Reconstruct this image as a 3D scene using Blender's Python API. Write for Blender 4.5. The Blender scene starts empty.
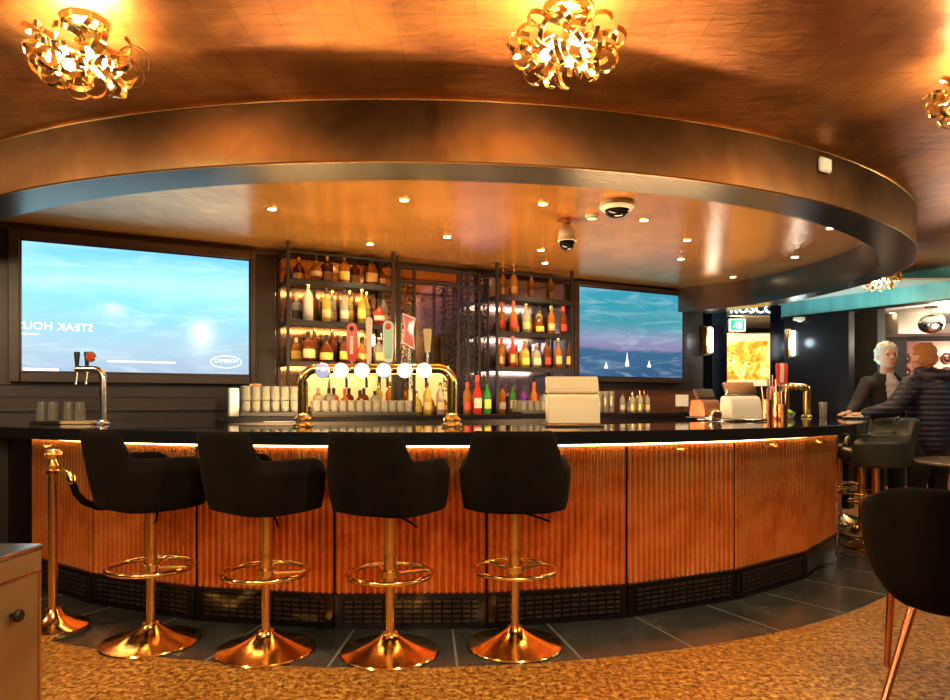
import bpy, math, random
from mathutils import Vector, Matrix
random.seed(7)
SC = bpy.context.scene
COL = SC.collection
PI = math.pi
sin, cos, rad = math.sin, math.cos, math.radians
F, CX, HY, E = 680.0, 475.0, 402.0, 1.2          # focal length (px), centre column, horizon row, eye height

# ------------------------------------------------------------------ materials
def mat(name, col=(.5,.5,.5), rough=.5, metal=0., emit=None, es=0., trans=0., ior=1.45, sheen=0., coat=0., alpha=1.):
    m = bpy.data.materials.new(name); m.use_nodes = True
    b = m.node_tree.nodes['Principled BSDF']
    b.inputs['Base Color'].default_value = (*col, 1)
    b.inputs['Roughness'].default_value = rough
    b.inputs['Metallic'].default_value = metal
    b.inputs['IOR'].default_value = ior
    b.inputs['Transmission Weight'].default_value = trans
    b.inputs['Sheen Weight'].default_value = sheen
    b.inputs['Coat Weight'].default_value = coat
    b.inputs['Alpha'].default_value = alpha
    if emit:
        b.inputs['Emission Color'].default_value = (*emit, 1)
        b.inputs['Emission Strength'].default_value = es
    return m
class NT:
    def __init__(s, m):
        s.m = m; s.t = m.node_tree; s.b = s.t.nodes['Principled BSDF']
    def n(s, typ, **kw):
        x = s.t.nodes.new(typ)
        for k, v in kw.items():
            if k in x.inputs: x.inputs[k].default_value = v
            else: setattr(x, k, v)
        return x
    def l(s, a, b): s.t.links.new(a, b)
    def coord(s, scale=(1,1,1), kind='Object', rot=(0,0,0)):
        c = s.n('ShaderNodeTexCoord'); mp = s.n('ShaderNodeMapping')
        mp.inputs['Scale'].default_value = scale; mp.inputs['Rotation'].default_value = rot
        s.l(c.outputs[kind], mp.inputs['Vector']); return mp.outputs[0]
    def noise(s, vec, scale=5, detail=4, rough=.5, dist=0.):
        x = s.n('ShaderNodeTexNoise'); x.inputs['Scale'].default_value = scale
        x.inputs['Detail'].default_value = detail; x.inputs['Roughness'].default_value = rough
        x.inputs['Distortion'].default_value = dist
        s.l(vec, x.inputs['Vector']); return x.outputs['Fac']
    def ramp(s, fac, stops, interp='LINEAR'):
        r = s.n('ShaderNodeValToRGB'); r.color_ramp.interpolation = interp
        e = r.color_ramp.elements
        while len(e) < len(stops): e.new(.5)
        for el, (p, c) in zip(e, stops):
            el.position = p; el.color = (*c, 1) if len(c) == 3 else c
        s.l(fac, r.inputs['Fac']); return r.outputs['Color']
    def bump(s, h, strength=.2, dist=.01):
        b = s.n('ShaderNodeBump'); b.inputs['Strength'].default_value = strength
        b.inputs['Distance'].default_value = dist
        s.l(h, b.inputs['Height']); s.l(b.outputs[0], s.b.inputs['Normal']); return b
    def math(s, op, a, b=None):
        x = s.n('ShaderNodeMath'); x.operation = op
        for i, v in enumerate((a, b)):
            if v is None: continue
            if isinstance(v, (int, float)): x.inputs[i].default_value = v
            else: s.l(v, x.inputs[i])
        return x.outputs[0]
    def mix(s, fac, a, b, bt='MIX'):
        x = s.n('ShaderNodeMix'); x.data_type = 'RGBA'; x.blend_type = bt
        if isinstance(fac, (int, float)): x.inputs[0].default_value = fac
        else: s.l(fac, x.inputs[0])
        for i, v in ((6, a), (7, b)):
            if isinstance(v, tuple): x.inputs[i].default_value = (*v, 1)
            else: s.l(v, x.inputs[i])
        return x.outputs[2]

M = {}
# hammered copper-leaf ceiling
def leaf_ceiling(name, lo, hi, rlo, rhi, stretch, rot, bs, met=.85, ns=7):
    m = mat(name, hi, .3, met); t = NT(m)
    v = t.coord((1,1,1)); n1 = t.noise(v, 1.3, 6, .62, .6)
    br = t.n('ShaderNodeTexBrick'); br.offset = 0.
    br.inputs['Scale'].default_value = 1.; br.inputs['Brick Width'].default_value = .14; br.inputs['Row Height'].default_value = .14
    br.inputs['Mortar Size'].default_value = .004; br.inputs['Mortar Smooth'].default_value = .6
    br.inputs['Color1'].default_value = (1,1,1,1); br.inputs['Color2'].default_value = (.8,.8,.8,1); br.inputs['Mortar'].default_value = (.62,.6,.6,1)
    t.l(v, br.inputs['Vector'])
    c = t.ramp(n1, [(.3, lo), (.7, hi)])
    c2 = t.mix(.7, c, br.outputs['Color'], 'MULTIPLY')
    t.l(c2, t.b.inputs['Base Color'])
    vs = t.coord(stretch, rot=(0,0,rot)); n2 = t.noise(vs, ns, 5, .6, .4)
    r = t.n('ShaderNodeMapRange'); r.inputs['To Min'].default_value = rlo; r.inputs['To Max'].default_value = rhi
    t.l(n1, r.inputs['Value']); t.l(r.outputs[0], t.b.inputs['Roughness'])
    t.bump(n2, bs, .02)
    return m
M['ceil'] = leaf_ceiling('copper_leaf', (.26,.065,.012), (.86,.36,.09), .30, .46, (1,2.6,1), .1, .22)
M['ceil_in'] = leaf_ceiling('copper_leaf_polished', (.74,.29,.06), (.95,.46,.12), .2, .24, (.5,8,1), .3, .16, .72, 8)
M['pale_ceil'] = mat('cream_plaster', (.72,.66,.56), .8)
def brushed(name, lo, hi, r0, r1, sc=(1,1,30), bs=.06):
    m = mat(name, hi, .3, 1.); t = NT(m)
    n1 = t.noise(t.coord((1,1,1)), 1.6, 4, .6, .3)
    t.l(t.ramp(n1, [(.3, lo), (.72, hi)]), t.b.inputs['Base Color'])
    n2 = t.noise(t.coord(sc), 6, 4, .6)
    r = t.n('ShaderNodeMapRange'); r.inputs['To Min'].default_value = r0; r.inputs['To Max'].default_value = r1
    t.l(n2, r.inputs['Value']); t.l(r.outputs[0], t.b.inputs['Roughness'])
    t.bump(n2, bs, .004)
    return m
M['fascia'] = brushed('aged_bronze', (.06,.04,.022), (.20,.135,.075), .13, .17, (.08,.08,140), .4)
m = mat('aged_bronze', (.2,.13,.07), .34, 1.); t = NT(m)
t.l(t.ramp(t.noise(t.coord((1,1,1)), 1.6, 4, .6, .3), [(.3,(.06,.04,.02)),(.72,(.24,.17,.085))]), t.b.inputs['Base Color'])
tg = t.n('ShaderNodeTangent'); tg.direction_type = 'RADIAL'; tg.axis = 'Z'; t.l(tg.outputs[0], t.b.inputs['Tangent'])
t.b.inputs['Anisotropic'].default_value = .92
M['fascia'] = m
M['soffit'] = mat('dark_bronze_soffit', (.17,.15,.12), .26, 1.)
M['brass'] = brushed('polished_brass', (.86,.60,.20), (1.,.76,.32), .1, .18)
M['brass_sat'] = brushed('satin_brass', (.62,.38,.13), (.85,.56,.24), .2, .3)
M['gold'] = mat('gold_ribbon', (.95,.66,.28), .16, 1.)
M['chrome'] = mat('brushed_steel', (.7,.68,.64), .18, 1.)
M['bronze_pole'] = mat('copper_tube', (.62,.25,.12), .25, 1.)
# fluted copper
m = mat('fluted_copper', (.8,.35,.14), .3, .8); t = NT(m)
v = t.coord((1,1,1)); n = t.noise(v, 3.2, 6, .65, .5); n3 = t.noise(t.coord((14,14,2)), 3, 5, .7)
c = t.ramp(n, [(.28, (.60,.15,.035)), (.5, (.98,.34,.09)), (.72, (1.,.54,.20))])
c = t.mix(.18, c, t.ramp(n3, [(.3,(.55,.5,.5)),(.6,(1,1,1))]), 'MULTIPLY')
t.l(c, t.b.inputs['Base Color']); t.b.inputs['Roughness'].default_value = .25
M['flute'] = m
M['stone'] = mat('black_polished_stone', (.012,.012,.014), .06, 0., coat=.4)
t = NT(M['stone']); t.l(t.ramp(t.noise(t.coord(), 90, 2), [(.5,(.008,.008,.01)),(.9,(.018,.018,.02))]), t.b.inputs['Base Color'])
# kick grille
m = mat('kick_grille', (.02,.016,.013), .35, .6); t = NT(m)
br = t.n('ShaderNodeTexBrick'); br.offset = 0.
for k, vv in (('Scale',1.),('Brick Width',.052),('Row Height',.026),('Mortar Size',.006),('Mortar Smooth',.2)): br.inputs[k].default_value = vv
br.inputs['Color1'].default_value = (.10,.075,.06,1); br.inputs['Color2'].default_value = (.05,.038,.03,1); br.inputs['Mortar'].default_value = (.006,.005,.005,1)
t.l(t.coord(rot=(PI/2,0,0)), br.inputs['Vector']); t.l(br.outputs['Color'], t.b.inputs['Base Color'])
t.bump(br.outputs['Fac'], .8, -.006)
M['grille'] = m
M['kick'] = mat('kick_black', (.012,.010,.009), .25, .3)
# dark stained wood
def wood(name, lo, hi, r, sc=(1,12,12)):
    m = mat(name, hi, r); t = NT(m)
    n = t.noise(t.coord(sc), 2.2, 6, .6, .8)
    t.l(t.ramp(n, [(.3, lo), (.7, hi)]), t.b.inputs['Base Color']); t.bump(n, .08, .004); return m
M['wood'] = wood('dark_walnut', (.010,.0055,.0035), (.030,.016,.010), .38)
M['wood2'] = wood('walnut_frame', (.020,.010,.006), (.05,.026,.015), .35)
M['redwood'] = wood('warm_walnut', (.10,.032,.014), (.2,.07,.03), .4)
M['black'] = mat('black_lacquer', (.003,.003,.004), .3)
M['blackmatte'] = mat('black_powder_coat', (.012,.011,.011), .45)
M['navywall'] = mat('ink_blue_gloss', (.004,.005,.014), .16)
M['darkwall'] = mat('charcoal_plaster', (.02,.018,.017), .6)
t = NT(M['darkwall']); t.l(t.ramp(t.noise(t.coord(), 4, 5), [(.3,(.014,.012,.011)),(.7,(.03,.026,.024))]), t.b.inputs['Base Color'])
M['teal'] = mat('teal_lit_plaster', (.12,.46,.47), .45)
t = NT(M['teal']); t.l(t.ramp(t.noise(t.coord((6,6,.6)), 1.5, 4), [(.3,(.07,.34,.44)),(.7,(.14,.52,.62))]), t.b.inputs['Base Color'])
# velvet
def velvet(name, a, b):
    m = mat(name, a, 1., sheen=.015); m.node_tree.nodes['Principled BSDF'].inputs['Specular IOR Level'].default_value = .12; t = NT(m)
    n = t.noise(t.coord(), 7, 5, .6)
    t.l(t.ramp(n, [(.35, a), (.75, b)]), t.b.inputs['Base Color'])
    m.node_tree.nodes['Principled BSDF'].inputs['Sheen Roughness'].default_value = .5
    m.node_tree.nodes['Principled BSDF'].inputs['Sheen Tint'].default_value = (.7,.55,.4,1)
    return m
M['velvet'] = velvet('black_velvet', (.004,.003,.0025), (.010,.007,.005))
M['cushion'] = velvet('grey_cushion', (.05,.05,.045), (.09,.085,.075))
M['green_leather'] = mat('dark_green_leather', (.022,.032,.026), .38)
# floor
m = mat('gold_flake_floor', (.4,.2,.05), .4); t = NT(m)
v = t.coord()
n1 = t.noise(v, 34, 6, .85); n2 = t.noise(v, 1.1, 4, .6, .5); n3 = t.noise(t.coord((1.,1.,1)), 26, 5, .8)
c = t.ramp(n1, [(.38,(.05,.015,.003)),(.46,(.34,.12,.015)),(.53,(.70,.34,.05)),(.62,(1.,.74,.22))])
c = t.mix(.65, c, t.ramp(n3, [(.35,(.35,.3,.28)),(.6,(1,1,1))]), 'MULTIPLY')
c = t.mix(.45, c, t.ramp(n2, [(.35,(.55,.42,.36)),(.65,(1,1,1))]), 'MULTIPLY')
t.l(c, t.b.inputs['Base Color'])
t.l(t.ramp(n1, [(.3,(.5,.5,.5)),(.7,(.25,.25,.25))]), t.b.inputs['Roughness']); t.b.inputs['Metallic'].default_value = .2
t.bump(n1, .12, .004)
M['flake'] = m
M['tile'] = mat('slate_tile', (.035,.038,.036), .22)
t = NT(M['tile']); n = t.noise(t.coord(), 3.5, 6, .65)
t.l(t.ramp(n, [(.3,(.022,.025,.024)),(.7,(.06,.064,.058))]), t.b.inputs['Base Color']); t.l(t.ramp(n, [(.3,(.16,.16,.16)),(.7,(.3,.3,.3))]), t.b.inputs['Roughness'])
M['grout'] = mat('pale_grout', (.20,.20,.17), .6)
M['carpet'] = mat('crimson_carpet', (.35,.03,.05), .9)
t = NT(M['carpet']); t.l(t.ramp(t.noise(t.coord((1,3,1)), 3, 4), [(.4,(.12,.02,.03)),(.6,(.50,.05,.08))]), t.b.inputs['Base Color'])
M['led'] = mat('warm_led', (1,.8,.5), .5, emit=(1.,.62,.24), es=16)
M['led_shelf'] = mat('shelf_led', (1,.8,.5), .5, emit=(1.,.62,.26), es=22)
M['bulb'] = mat('bulb_glow', (1,.9,.7), .5, emit=(1.,.74,.40), es=260)
M['lens'] = mat('lit_tap_lens', (1,1,1), .3, emit=(1.,.90,.80), es=2.2)
M['lens_blue'] = mat('pale_blue_lens', (.8,.95,1), .3, emit=(.45,.75,.88), es=.8)
M['lens_mirror'] = mat('silver_lens', (.8,.8,.9), .12, 1., emit=(.6,.65,.9), es=.6)
M['spot'] = mat('downlight_glow', (1,.9,.7), .5, emit=(1.,.8,.5), es=14)
M['sconce'] = mat('sconce_glow', (1,1,1), .5, emit=(.78,.95,1.), es=6)
M['white'] = mat('white_plastic', (.75,.70,.62), .4)
M['cream'] = mat('cream_plastic', (.80,.68,.46), .35)
M['paper'] = mat('white_paper', (.85,.80,.72), .7)
M['screen_dark'] = mat('black_glass', (.01,.01,.012), .05)
M['clear'] = mat('clear_glass', (1,.96,.88), .06, trans=.82, ior=1.3)
M['glassware'] = mat('glassware', (1,.95,.82), .07, trans=.86, ior=1.3)
M['copper_bright'] = mat('hammered_copper', (.95,.42,.2), .2, 1.)
t = NT(M['copper_bright']); t.bump(t.noise(t.coord(), 60, 2), .5, .004)
M['lime'] = mat('lime_skin', (.25,.5,.05), .4)
M['red'] = mat('tap_red', (.75,.05,.03), .3, coat=.5)
M['mint'] = mat('tap_mint', (.42,.72,.48), .3, coat=.5)
M['tan'] = mat('tap_tan_wood', (.70,.50,.24), .4)
M['ivory'] = mat('tap_ivory', (.85,.72,.55), .35)
M['rim_white'] = mat('tap_white_edge', (.9,.85,.8), .4)
M['skin'] = mat('skin', (.62,.28,.18), .5)
M['skin2'] = mat('skin_pale', (.66,.36,.25), .5)
M['hair_grey'] = mat('grey_hair', (.52,.44,.36), .8)
M['hair_red'] = mat('ginger_hair', (.42,.17,.06), .75)
M['suit'] = mat('dark_suit', (.018,.013,.012), .8)
M['shirt'] = mat('pale_shirt', (.62,.55,.56), .7)
M['navy'] = mat('navy_nylon', (.010,.010,.032), .5)
M['trouser'] = mat('black_trousers', (.01,.01,.012), .8)
M['shoe'] = mat('black_leather', (.012,.01,.01), .35)
m = M['navy']; t = NT(m)
w = t.n('ShaderNodeTexWave'); w.bands_direction = 'Z'; w.inputs['Scale'].default_value = 7.; w.inputs['Distortion'].default_value = .8
t.l(t.coord(), w.inputs['Vector']); t.bump(w.outputs['Fac'], .35, .012)
M['marble'] = mat('stone_top', (.30,.24,.17), .2)
t = NT(M['marble']); t.l(t.ramp(t.noise(t.coord(), 6, 6, .7, 1.5), [(.3,(.16,.11,.07)),(.7,(.36,.29,.21))]), t.b.inputs['Base Color'])
M['rosette'] = mat('rose_copper_panel', (.50,.25,.20), .35, .45)
M['glass_panel'] = mat('bronze_sheet', (.46,.29,.13), .3, .55)
t = NT(M['glass_panel']); t.l(t.ramp(t.noise(t.coord((1,1,1)), 3, 5, .6), [(.3,(.36,.21,.09)),(.7,(.56,.38,.19))]), t.b.inputs['Base Color'])
# lit floral print
m = mat('lit_floral_print', (.8,.6,.1), .5); t = NT(m)
v1 = t.n('ShaderNodeTexVoronoi'); v1.inputs['Scale'].default_value = 9.; t.l(t.coord(), v1.inputs['Vector'])
n = t.noise(t.coord(), 5, 5, .7, 1.)
c = t.ramp(n, [(.30,(.30,.06,.0)),(.42,(.85,.30,.02)),(.52,(1.,.62,.06)),(.62,(1.,.9,.5)),(.72,(.55,.60,.08))])
c = t.mix(t.ramp(v1.outputs['Distance'], [(.12,(.0,.0,.0)),(.22,(1,1,1))]), (.40,.13,.01), c)
t.l(c, t.b.inputs['Emission Color']); t.l(c, t.b.inputs['Base Color']); t.b.inputs['Emission Strength'].default_value = .75
M['print'] = m
M['lightframe'] = mat('backlit_mount', (.9,.75,.5), .5, emit=(1.,.72,.36), es=.75)
# television pictures (object coordinates: x across, z up, metres from screen centre)
def tv_mat(name, stops, es, warp, clouds):
    m = mat(name, (0,0,0), .12); m.node_tree.nodes['Principled BSDF'].inputs['Specular IOR Level'].default_value = .2; t = NT(m)
    c = t.n('ShaderNodeTexCoord'); sp = t.n('ShaderNodeSeparateXYZ'); t.l(c.outputs['Object'], sp.inputs[0])
    n = t.noise(t.coord((.8,1,3.2)), 1.6, 5, .55, .5)
    z = t.math('ADD', t.math('ADD', sp.outputs['Z'], .5), t.math('MULTIPLY', t.math('SUBTRACT', n, .5), warp))
    col = t.ramp(z, stops)
    n2 = t.noise(t.coord((.7,1,4.)), 2.3, 6, .6, 1.)
    col = t.mix(t.ramp(n2, [(.48,(0,0,0)),(.75,(clouds,)*3)]), col, (.86,.95,1.))
    t.l(col, t.b.inputs['Emission Color']); t.b.inputs['Emission Strength'].default_value = es
    return m
M['tv_day'] = tv_mat('screen_pale_sky', [(.0,(.30,.40,.52)),(.2,(.30,.46,.56)),(.38,(.24,.50,.64)),(.55,(.22,.58,.70)),(.72,(.34,.70,.84)),(1.,(.14,.48,.80))], 1.3, .35, .28)
M['tv_dusk'] = tv_mat('screen_dusk_sea', [(.0,(.03,.09,.20)),(.30,(.045,.13,.24)),(.34,(.22,.20,.36)),(.44,(.24,.27,.42)),(.60,(.06,.28,.36)),(.85,(.03,.30,.38)),(1.,(.04,.30,.42))], 1.0, .14, .28)
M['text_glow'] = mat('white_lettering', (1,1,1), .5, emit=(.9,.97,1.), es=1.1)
M['text_bright'] = mat('glowing_lettering', (1,1,1), .5, emit=(.75,.97,1.), es=5)
M['exit_green'] = mat('exit_green', (0,.4,.2), .5, emit=(.02,.50,.22), es=1.3)
M['exit_white'] = mat('exit_white', (1,1,1), .5, emit=(.75,1.,.85), es=1.3)
# lace screen
m = mat('lace_metal', (.02,.016,.014), .4, .6); t = NT(m)
v1 = t.n('ShaderNodeTexVoronoi'); v1.feature = 'DISTANCE_TO_EDGE'; v1.inputs['Scale'].default_value = 34.; t.l(t.coord(), v1.inputs['Vector'])
t.l(t.ramp(v1.outputs['Distance'], [(.07,(1,1,1)),(.10,(0,0,0))], 'CONSTANT'), t.b.inputs['Alpha'])
M['lace'] = m
M['mirror_warm'] = mat('amber_mirror', (.60,.34,.17), .14, 1.)
t = NT(M['mirror_warm']); n = t.noise(t.coord((1,1,.6)), 1.4, 4, .5, .5); t.l(t.ramp(n, [(.35,(.26,.12,.06)),(.65,(.75,.45,.24))]), t.b.inputs['Base Color'])
M['mirror_cool'] = mat('blue_reflection_mirror', (.38,.36,.62), .16, 1.)  # bluish reflection is put into the mirror colour
M['backlit'] = mat('backlit_panel', (1,.8,.5), .5, emit=(1.,.55,.16), es=.6)

def glass_col(name, c, tr=.55):
    return mat(name, c, .1, trans=tr, ior=1.35)
BG = {'amber': glass_col('amber_glass',(.70,.24,.03)), 'dark amber': glass_col('dark_amber_glass',(.20,.05,.01),.4),
      'clear': glass_col('clear_spirit_glass',(.86,.84,.72),.7), 'green': glass_col('green_glass',(.08,.42,.08)),
      'yellow': glass_col('yellow_glass',(.90,.68,.12)), 'red': glass_col('red_glass',(.75,.06,.03)),
      'black': glass_col('black_glass_bottle',(.015,.012,.01),.0), 'blue': glass_col('blue_glass',(.06,.12,.75)),
      'purple': glass_col('purple_glass',(.35,.06,.65)), 'orange': glass_col('orange_glass',(.95,.28,.03)),
      'magenta': glass_col('magenta_glass',(.8,.1,.5)), 'frosted white': mat('frosted_bottle',(.72,.62,.52),.4,trans=.2)}
LB = {'cream': mat('cream_label',(.72,.52,.24),.6), 'white': mat('white_label',(.70,.60,.46),.6), 'yellow': mat('yellow_label',(.90,.62,.10),.6),
      'black': mat('black_label',(.02,.02,.02),.5), 'red': mat('red_label',(.65,.06,.04),.5), 'gold': mat('gold_label',(.8,.55,.2),.3,.8),
      'blue': mat('blue_label',(.12,.22,.6),.5)}
CP = {'gold': M['gold'], 'black': M['blackmatte'], 'red': LB['red'], 'white': LB['white']}

# ------------------------------------------------------------------ mesh helpers
class MB:
    def __init__(s): s.v = []; s.f = []
    def add(s, vs, fs, T=None):
        o = len(s.v)
        for p in vs:
            p = Vector(p); s.v.append(tuple(T @ p) if T is not None else tuple(p))
        s.f += [tuple(i + o for i in f) for f in fs]; return s
    def box(s, c, d, T=None, b=0.):
        x, y, z = d[0]/2, d[1]/2, d[2]/2
        if b <= 0:
            vs = [(c[0]+i*x, c[1]+j*y, c[2]+k*z) for i in (-1,1) for j in (-1,1) for k in (-1,1)]
            return s.add(vs, [(0,1,3,2),(4,6,7,5),(0,4,5,1),(2,3,7,6),(0,2,6,4),(1,5,7,3)], T)
        b = min(b, x*.9, y*.9, z*.9); vs = []; idx = {}
        for i in (-1,1):
            for j in (-1,1):
                for k in (-1,1):
                    for ax in range(3):
                        q = [i*(x-b), j*(y-b), k*(z-b)]; q[ax] += (i,j,k)[ax]*b
                        idx[(i,j,k,ax)] = len(vs); vs.append((c[0]+q[0], c[1]+q[1], c[2]+q[2]))
        fs = []
        for ax in range(3):
            o = [a for a in range(3) if a != ax]
            for sg in (-1,1):
                r = []
                for a1, a2 in ((-1,-1),(1,-1),(1,1),(-1,1)):
                    k = [0,0,0]; k[ax] = sg; k[o[0]] = a1; k[o[1]] = a2; r.append(idx[(*k, ax)])
                fs.append(tuple(r) if (sg > 0) != (ax == 1) else tuple(reversed(r)))
            for a1 in (-1,1):
                for a2 in (-1,1):
                    k1 = [0,0,0]; k1[o[0]] = a1; k1[o[1]] = a2; k2 = list(k1); k1[ax] = -1; k2[ax] = 1
                    fs.append((idx[(*k1,o[0])], idx[(*k2,o[0])], idx[(*k2,o[1])], idx[(*k1,o[1])]))
        for i in (-1,1):
            for j in (-1,1):
                for k in (-1,1): fs.append((idx[(i,j,k,0)], idx[(i,j,k,1)], idx[(i,j,k,2)]))
        return s.add(vs, fs, T)
    def lathe(s, prof, n=24, c=(0,0,0), T=None, sx=1., sy=1., power=None):
        vs, fs = [], []
        for r, z in prof:
            for k in range(n):
                a = 2*PI*k/n; ca, sa = cos(a), sin(a)
                if power:
                    ca = math.copysign(abs(ca)**power, ca); sa = math.copysign(abs(sa)**power, sa)
                vs.append((c[0]+r*ca*sx, c[1]+r*sa*sy, c[2]+z))
        for i in range(len(prof)-1):
            for k in range(n):
                k2 = (k+1) % n; fs.append((i*n+k, i*n+k2, (i+1)*n+k2, (i+1)*n+k))
        if prof[0][0] > 1e-5: fs.append(tuple(reversed(range(n))))
        if prof[-1][0] > 1e-5: fs.append(tuple((len(prof)-1)*n+k for k in range(n)))
        return s.add(vs, fs, T)
    def tube(s, pts, r, n=10, closed=False, T=None, flat=None):
        P = [Vector(p) for p in pts]; N = len(P); vs, fs = [], []
        rr = r if isinstance(r, (list, tuple)) else [r]*N
        up = None
        for i in range(N):
            if closed: d = P[(i+1) % N]-P[i-1]
            else: d = P[min(i+1,N-1)]-P[max(i-1,0)]
            d.normalize()
            if up is None:
                up = Vector((0,0,1)) if abs(d.z) < .9 else Vector((1,0,0))
            side = d.cross(up)
            if side.length < 1e-4: side = d.cross(Vector((0,1,0)))
            side.normalize(); up = side.cross(d).normalized()
            for k in range(n):
                a = 2*PI*k/n
                if flat: q = side*cos(a)*flat[0] + up*sin(a)*flat[1]
                else: q = (side*cos(a) + up*sin(a))*rr[i]
                vs.append(tuple(P[i]+q))
        for i in range(N if closed else N-1):
            for k in range(n):
                k2 = (k+1) % n; j = (i+1) % N
                fs.append((i*n+k, i*n+k2, j*n+k2, j*n+k))
        if not closed:
            fs.append(tuple(reversed(range(n)))); fs.append(tuple((N-1)*n+k for k in range(n)))
        return s.add(vs, fs, T)
    def ball(s, c, r, n=14, m=9, T=None):
        if not isinstance(r, (tuple, list)): r = (r, r, r)
        vs = [(c[0], c[1], c[2]-r[2])]; fs = []
        for i in range(1, m):
            a = -PI/2 + PI*i/m
            for k in range(n):
                b = 2*PI*k/n; vs.append((c[0]+r[0]*cos(a)*cos(b), c[1]+r[1]*cos(a)*sin(b), c[2]+r[2]*sin(a)))
        vs.append((c[0], c[1], c[2]+r[2])); L = len(vs)-1
        for k in range(n):
            k2 = (k+1) % n; fs.append((0, 1+k2, 1+k)); fs.append((L, 1+(m-2)*n+k, 1+(m-2)*n+k2))
            for i in range(m-2): fs.append((1+i*n+k, 1+i*n+k2, 1+(i+1)*n+k2, 1+(i+1)*n+k))
        return s.add(vs, fs, T)
    def prism(s, poly, z0, z1, T=None):
        n = len(poly); vs = [(x,y,z0) for x,y in poly]+[(x,y,z1) for x,y in poly]
        fs = [tuple(reversed(range(n))), tuple(range(n,2*n))]+[(i,(i+1)%n,(i+1)%n+n,i+n) for i in range(n)]
        return s.add(vs, fs, T)
    def cone(s, a, b, ra, rb, n=14):   # tapered capsule
        a, b = Vector(a), Vector(b); K = 7
        pts = [a.lerp(b, i/(K-1)) for i in range(K)]
        s.tube(pts, [ra+(rb-ra)*i/(K-1) for i in range(K)], n); s.ball(a, ra, n, 8); s.ball(b, rb, n, 8); return s
    def mesh(s, name, m, smooth=40):
        me = bpy.data.meshes.new(name); me.from_pydata(s.v, [], s.f); me.validate()
        if m: me.materials.append(m)
        if smooth:
            me.polygons.foreach_set('use_smooth', [True]*len(me.polygons))
            try: me.set_sharp_from_angle(angle=rad(smooth))
            except Exception: pass
        me.update(); return me
    def obj(s, name, m, parent=None, loc=None, rot=None, smooth=40):
        return link(name, s.mesh(name, m, smooth), parent, loc, rot)
def link(name, me, parent=None, loc=None, rot=None):
    o = bpy.data.objects.new(name, me); COL.objects.link(o)
    if loc is not None: o.location = loc
    if rot is not None: o.rotation_euler = rot if hasattr(rot, '__len__') else (0,0,rot)
    if parent is not None: o.parent = parent
    return o
def tag(o, label, cat, group=None, kind=None):
    o['label'] = label; o['category'] = cat
    if group: o['group'] = group
    if kind: o['kind'] = kind
    return o
def thing(name, label, cat, loc=(0,0,0), rot=0, group=None):
    return tag(link(name, None, None, loc, rot), label, cat, group)
def struct(name, mb, m, loc=None, rot=None, parent=None, smooth=40):
    o = mb.obj(name, m, parent, loc, rot, smooth)
    if parent is None: o['kind'] = 'structure'
    return o
def dup(root, loc, rot, label=None, group=None):
    r = root.copy(); COL.objects.link(r); r.location = loc
    r.rotation_euler = rot if hasattr(rot,'__len__') else (0,0,rot)
    if label: r['label'] = label
    if group: r['group'] = group
    for ch in list(root.children):
        c = ch.copy(); COL.objects.link(c); c.parent = r
        for g in list(ch.children):
            d = g.copy(); COL.objects.link(d); d.parent = c
    return r
ORD = ['first','second','third','fourth','fifth','sixth','seventh','eighth','ninth','tenth','eleventh','twelfth','thirteenth','fourteenth','fifteenth','sixteenth']

# ------------------------------------------------------------------ geometry of the place
def at(px, d, z): return Vector(((px-CX)/F*d, d, z))
def at_z(px, py, z):
    d = F*(E-z)/(py-HY); return Vector(((px-CX)/F*d, d, z))
CC = Vector((-.42, 7.5, 0))                 # centre of the round bar
def ring(R, phi, z=0.): return Vector((CC.x+R*sin(rad(phi)), CC.y-R*cos(rad(phi)), z))
# back wall of the bar, running away to the right
U = Vector((.8896,.4567,0)); NRM = Vector((.4567,-.8896,0)); W0 = Vector((0,6.974,0)); WROT = math.atan2(.4567,.8896)
C0 = NRM.dot(W0)
def wpt(px, off, z=0.):
    k = (px-CX)/F; d = (C0+off)/(NRM.x*k+NRM.y); return Vector((k*d, d, z))
def ws(px, off): return (wpt(px, off)-W0).dot(U)    # distance along the wall
def wz(px, py, off): d = wpt(px, off).y; return E+(HY-py)*d/F
def wl(s, off, z=0.): return W0+U*s+NRM*off+Vector((0,0,z))
ZC = 2.557

# ---- floor
fl = MB(); N = 96; RT = 4.43
vs = []; fs = []
big = []
for k in range(N):
    a = 2*PI*k/N; vs.append((CC.x+RT*sin(a), CC.y-RT*cos(a), 0))
for k in range(N):
    a = 2*PI*k/N; x, y = sin(a), -cos(a); q = 14/max(abs(x), abs(y)); vs.append((CC.x+x*q, CC.y+y*q, 0))
for k in range(N): fs.append((k, (k+1)%N, N+(k+1)%N, N+k))
fl.add(vs, fs)
struct('floor', fl, M['flake'], smooth=0)
g = MB(); g.add([(CC.x+RT*cos(2*PI*k/96), CC.y+RT*sin(2*PI*k/96), -.0008) for k in range(96)], [tuple(range(96))])
struct('floor_grout', g, M['grout'], smooth=0)
g = MB(); dphi = 7.6
for i in range(-10, 16):
    a0 = 4.4+dphi*i; a1 = a0+dphi
    for r0, r1 in ((2.9,3.66),(3.66,RT)):
        gap = .006; ga = math.degrees(gap/r1); K = 6
        o = [ring(r1-(gap if r1 < RT else 0), a0+ga+(dphi-2*ga)*k/K) for k in range(K+1)]
        i_ = [ring(r0+gap, a0+ga+(dphi-2*ga)*k/K) for k in range(K+1)]
        n = len(g.v)
        g.v += [tuple(p) for p in i_]+[tuple(p) for p in o]
        g.f += [(n+k, n+K+1+k, n+K+2+k, n+k+1) for k in range(K)]
struct('floor_tiles', g, M['tile'], smooth=0)
g = MB(); g.box((9.5, 15.,.006), (12, 12, .004))
struct('floor_carpet', g, M['carpet'], smooth=0)

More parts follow.
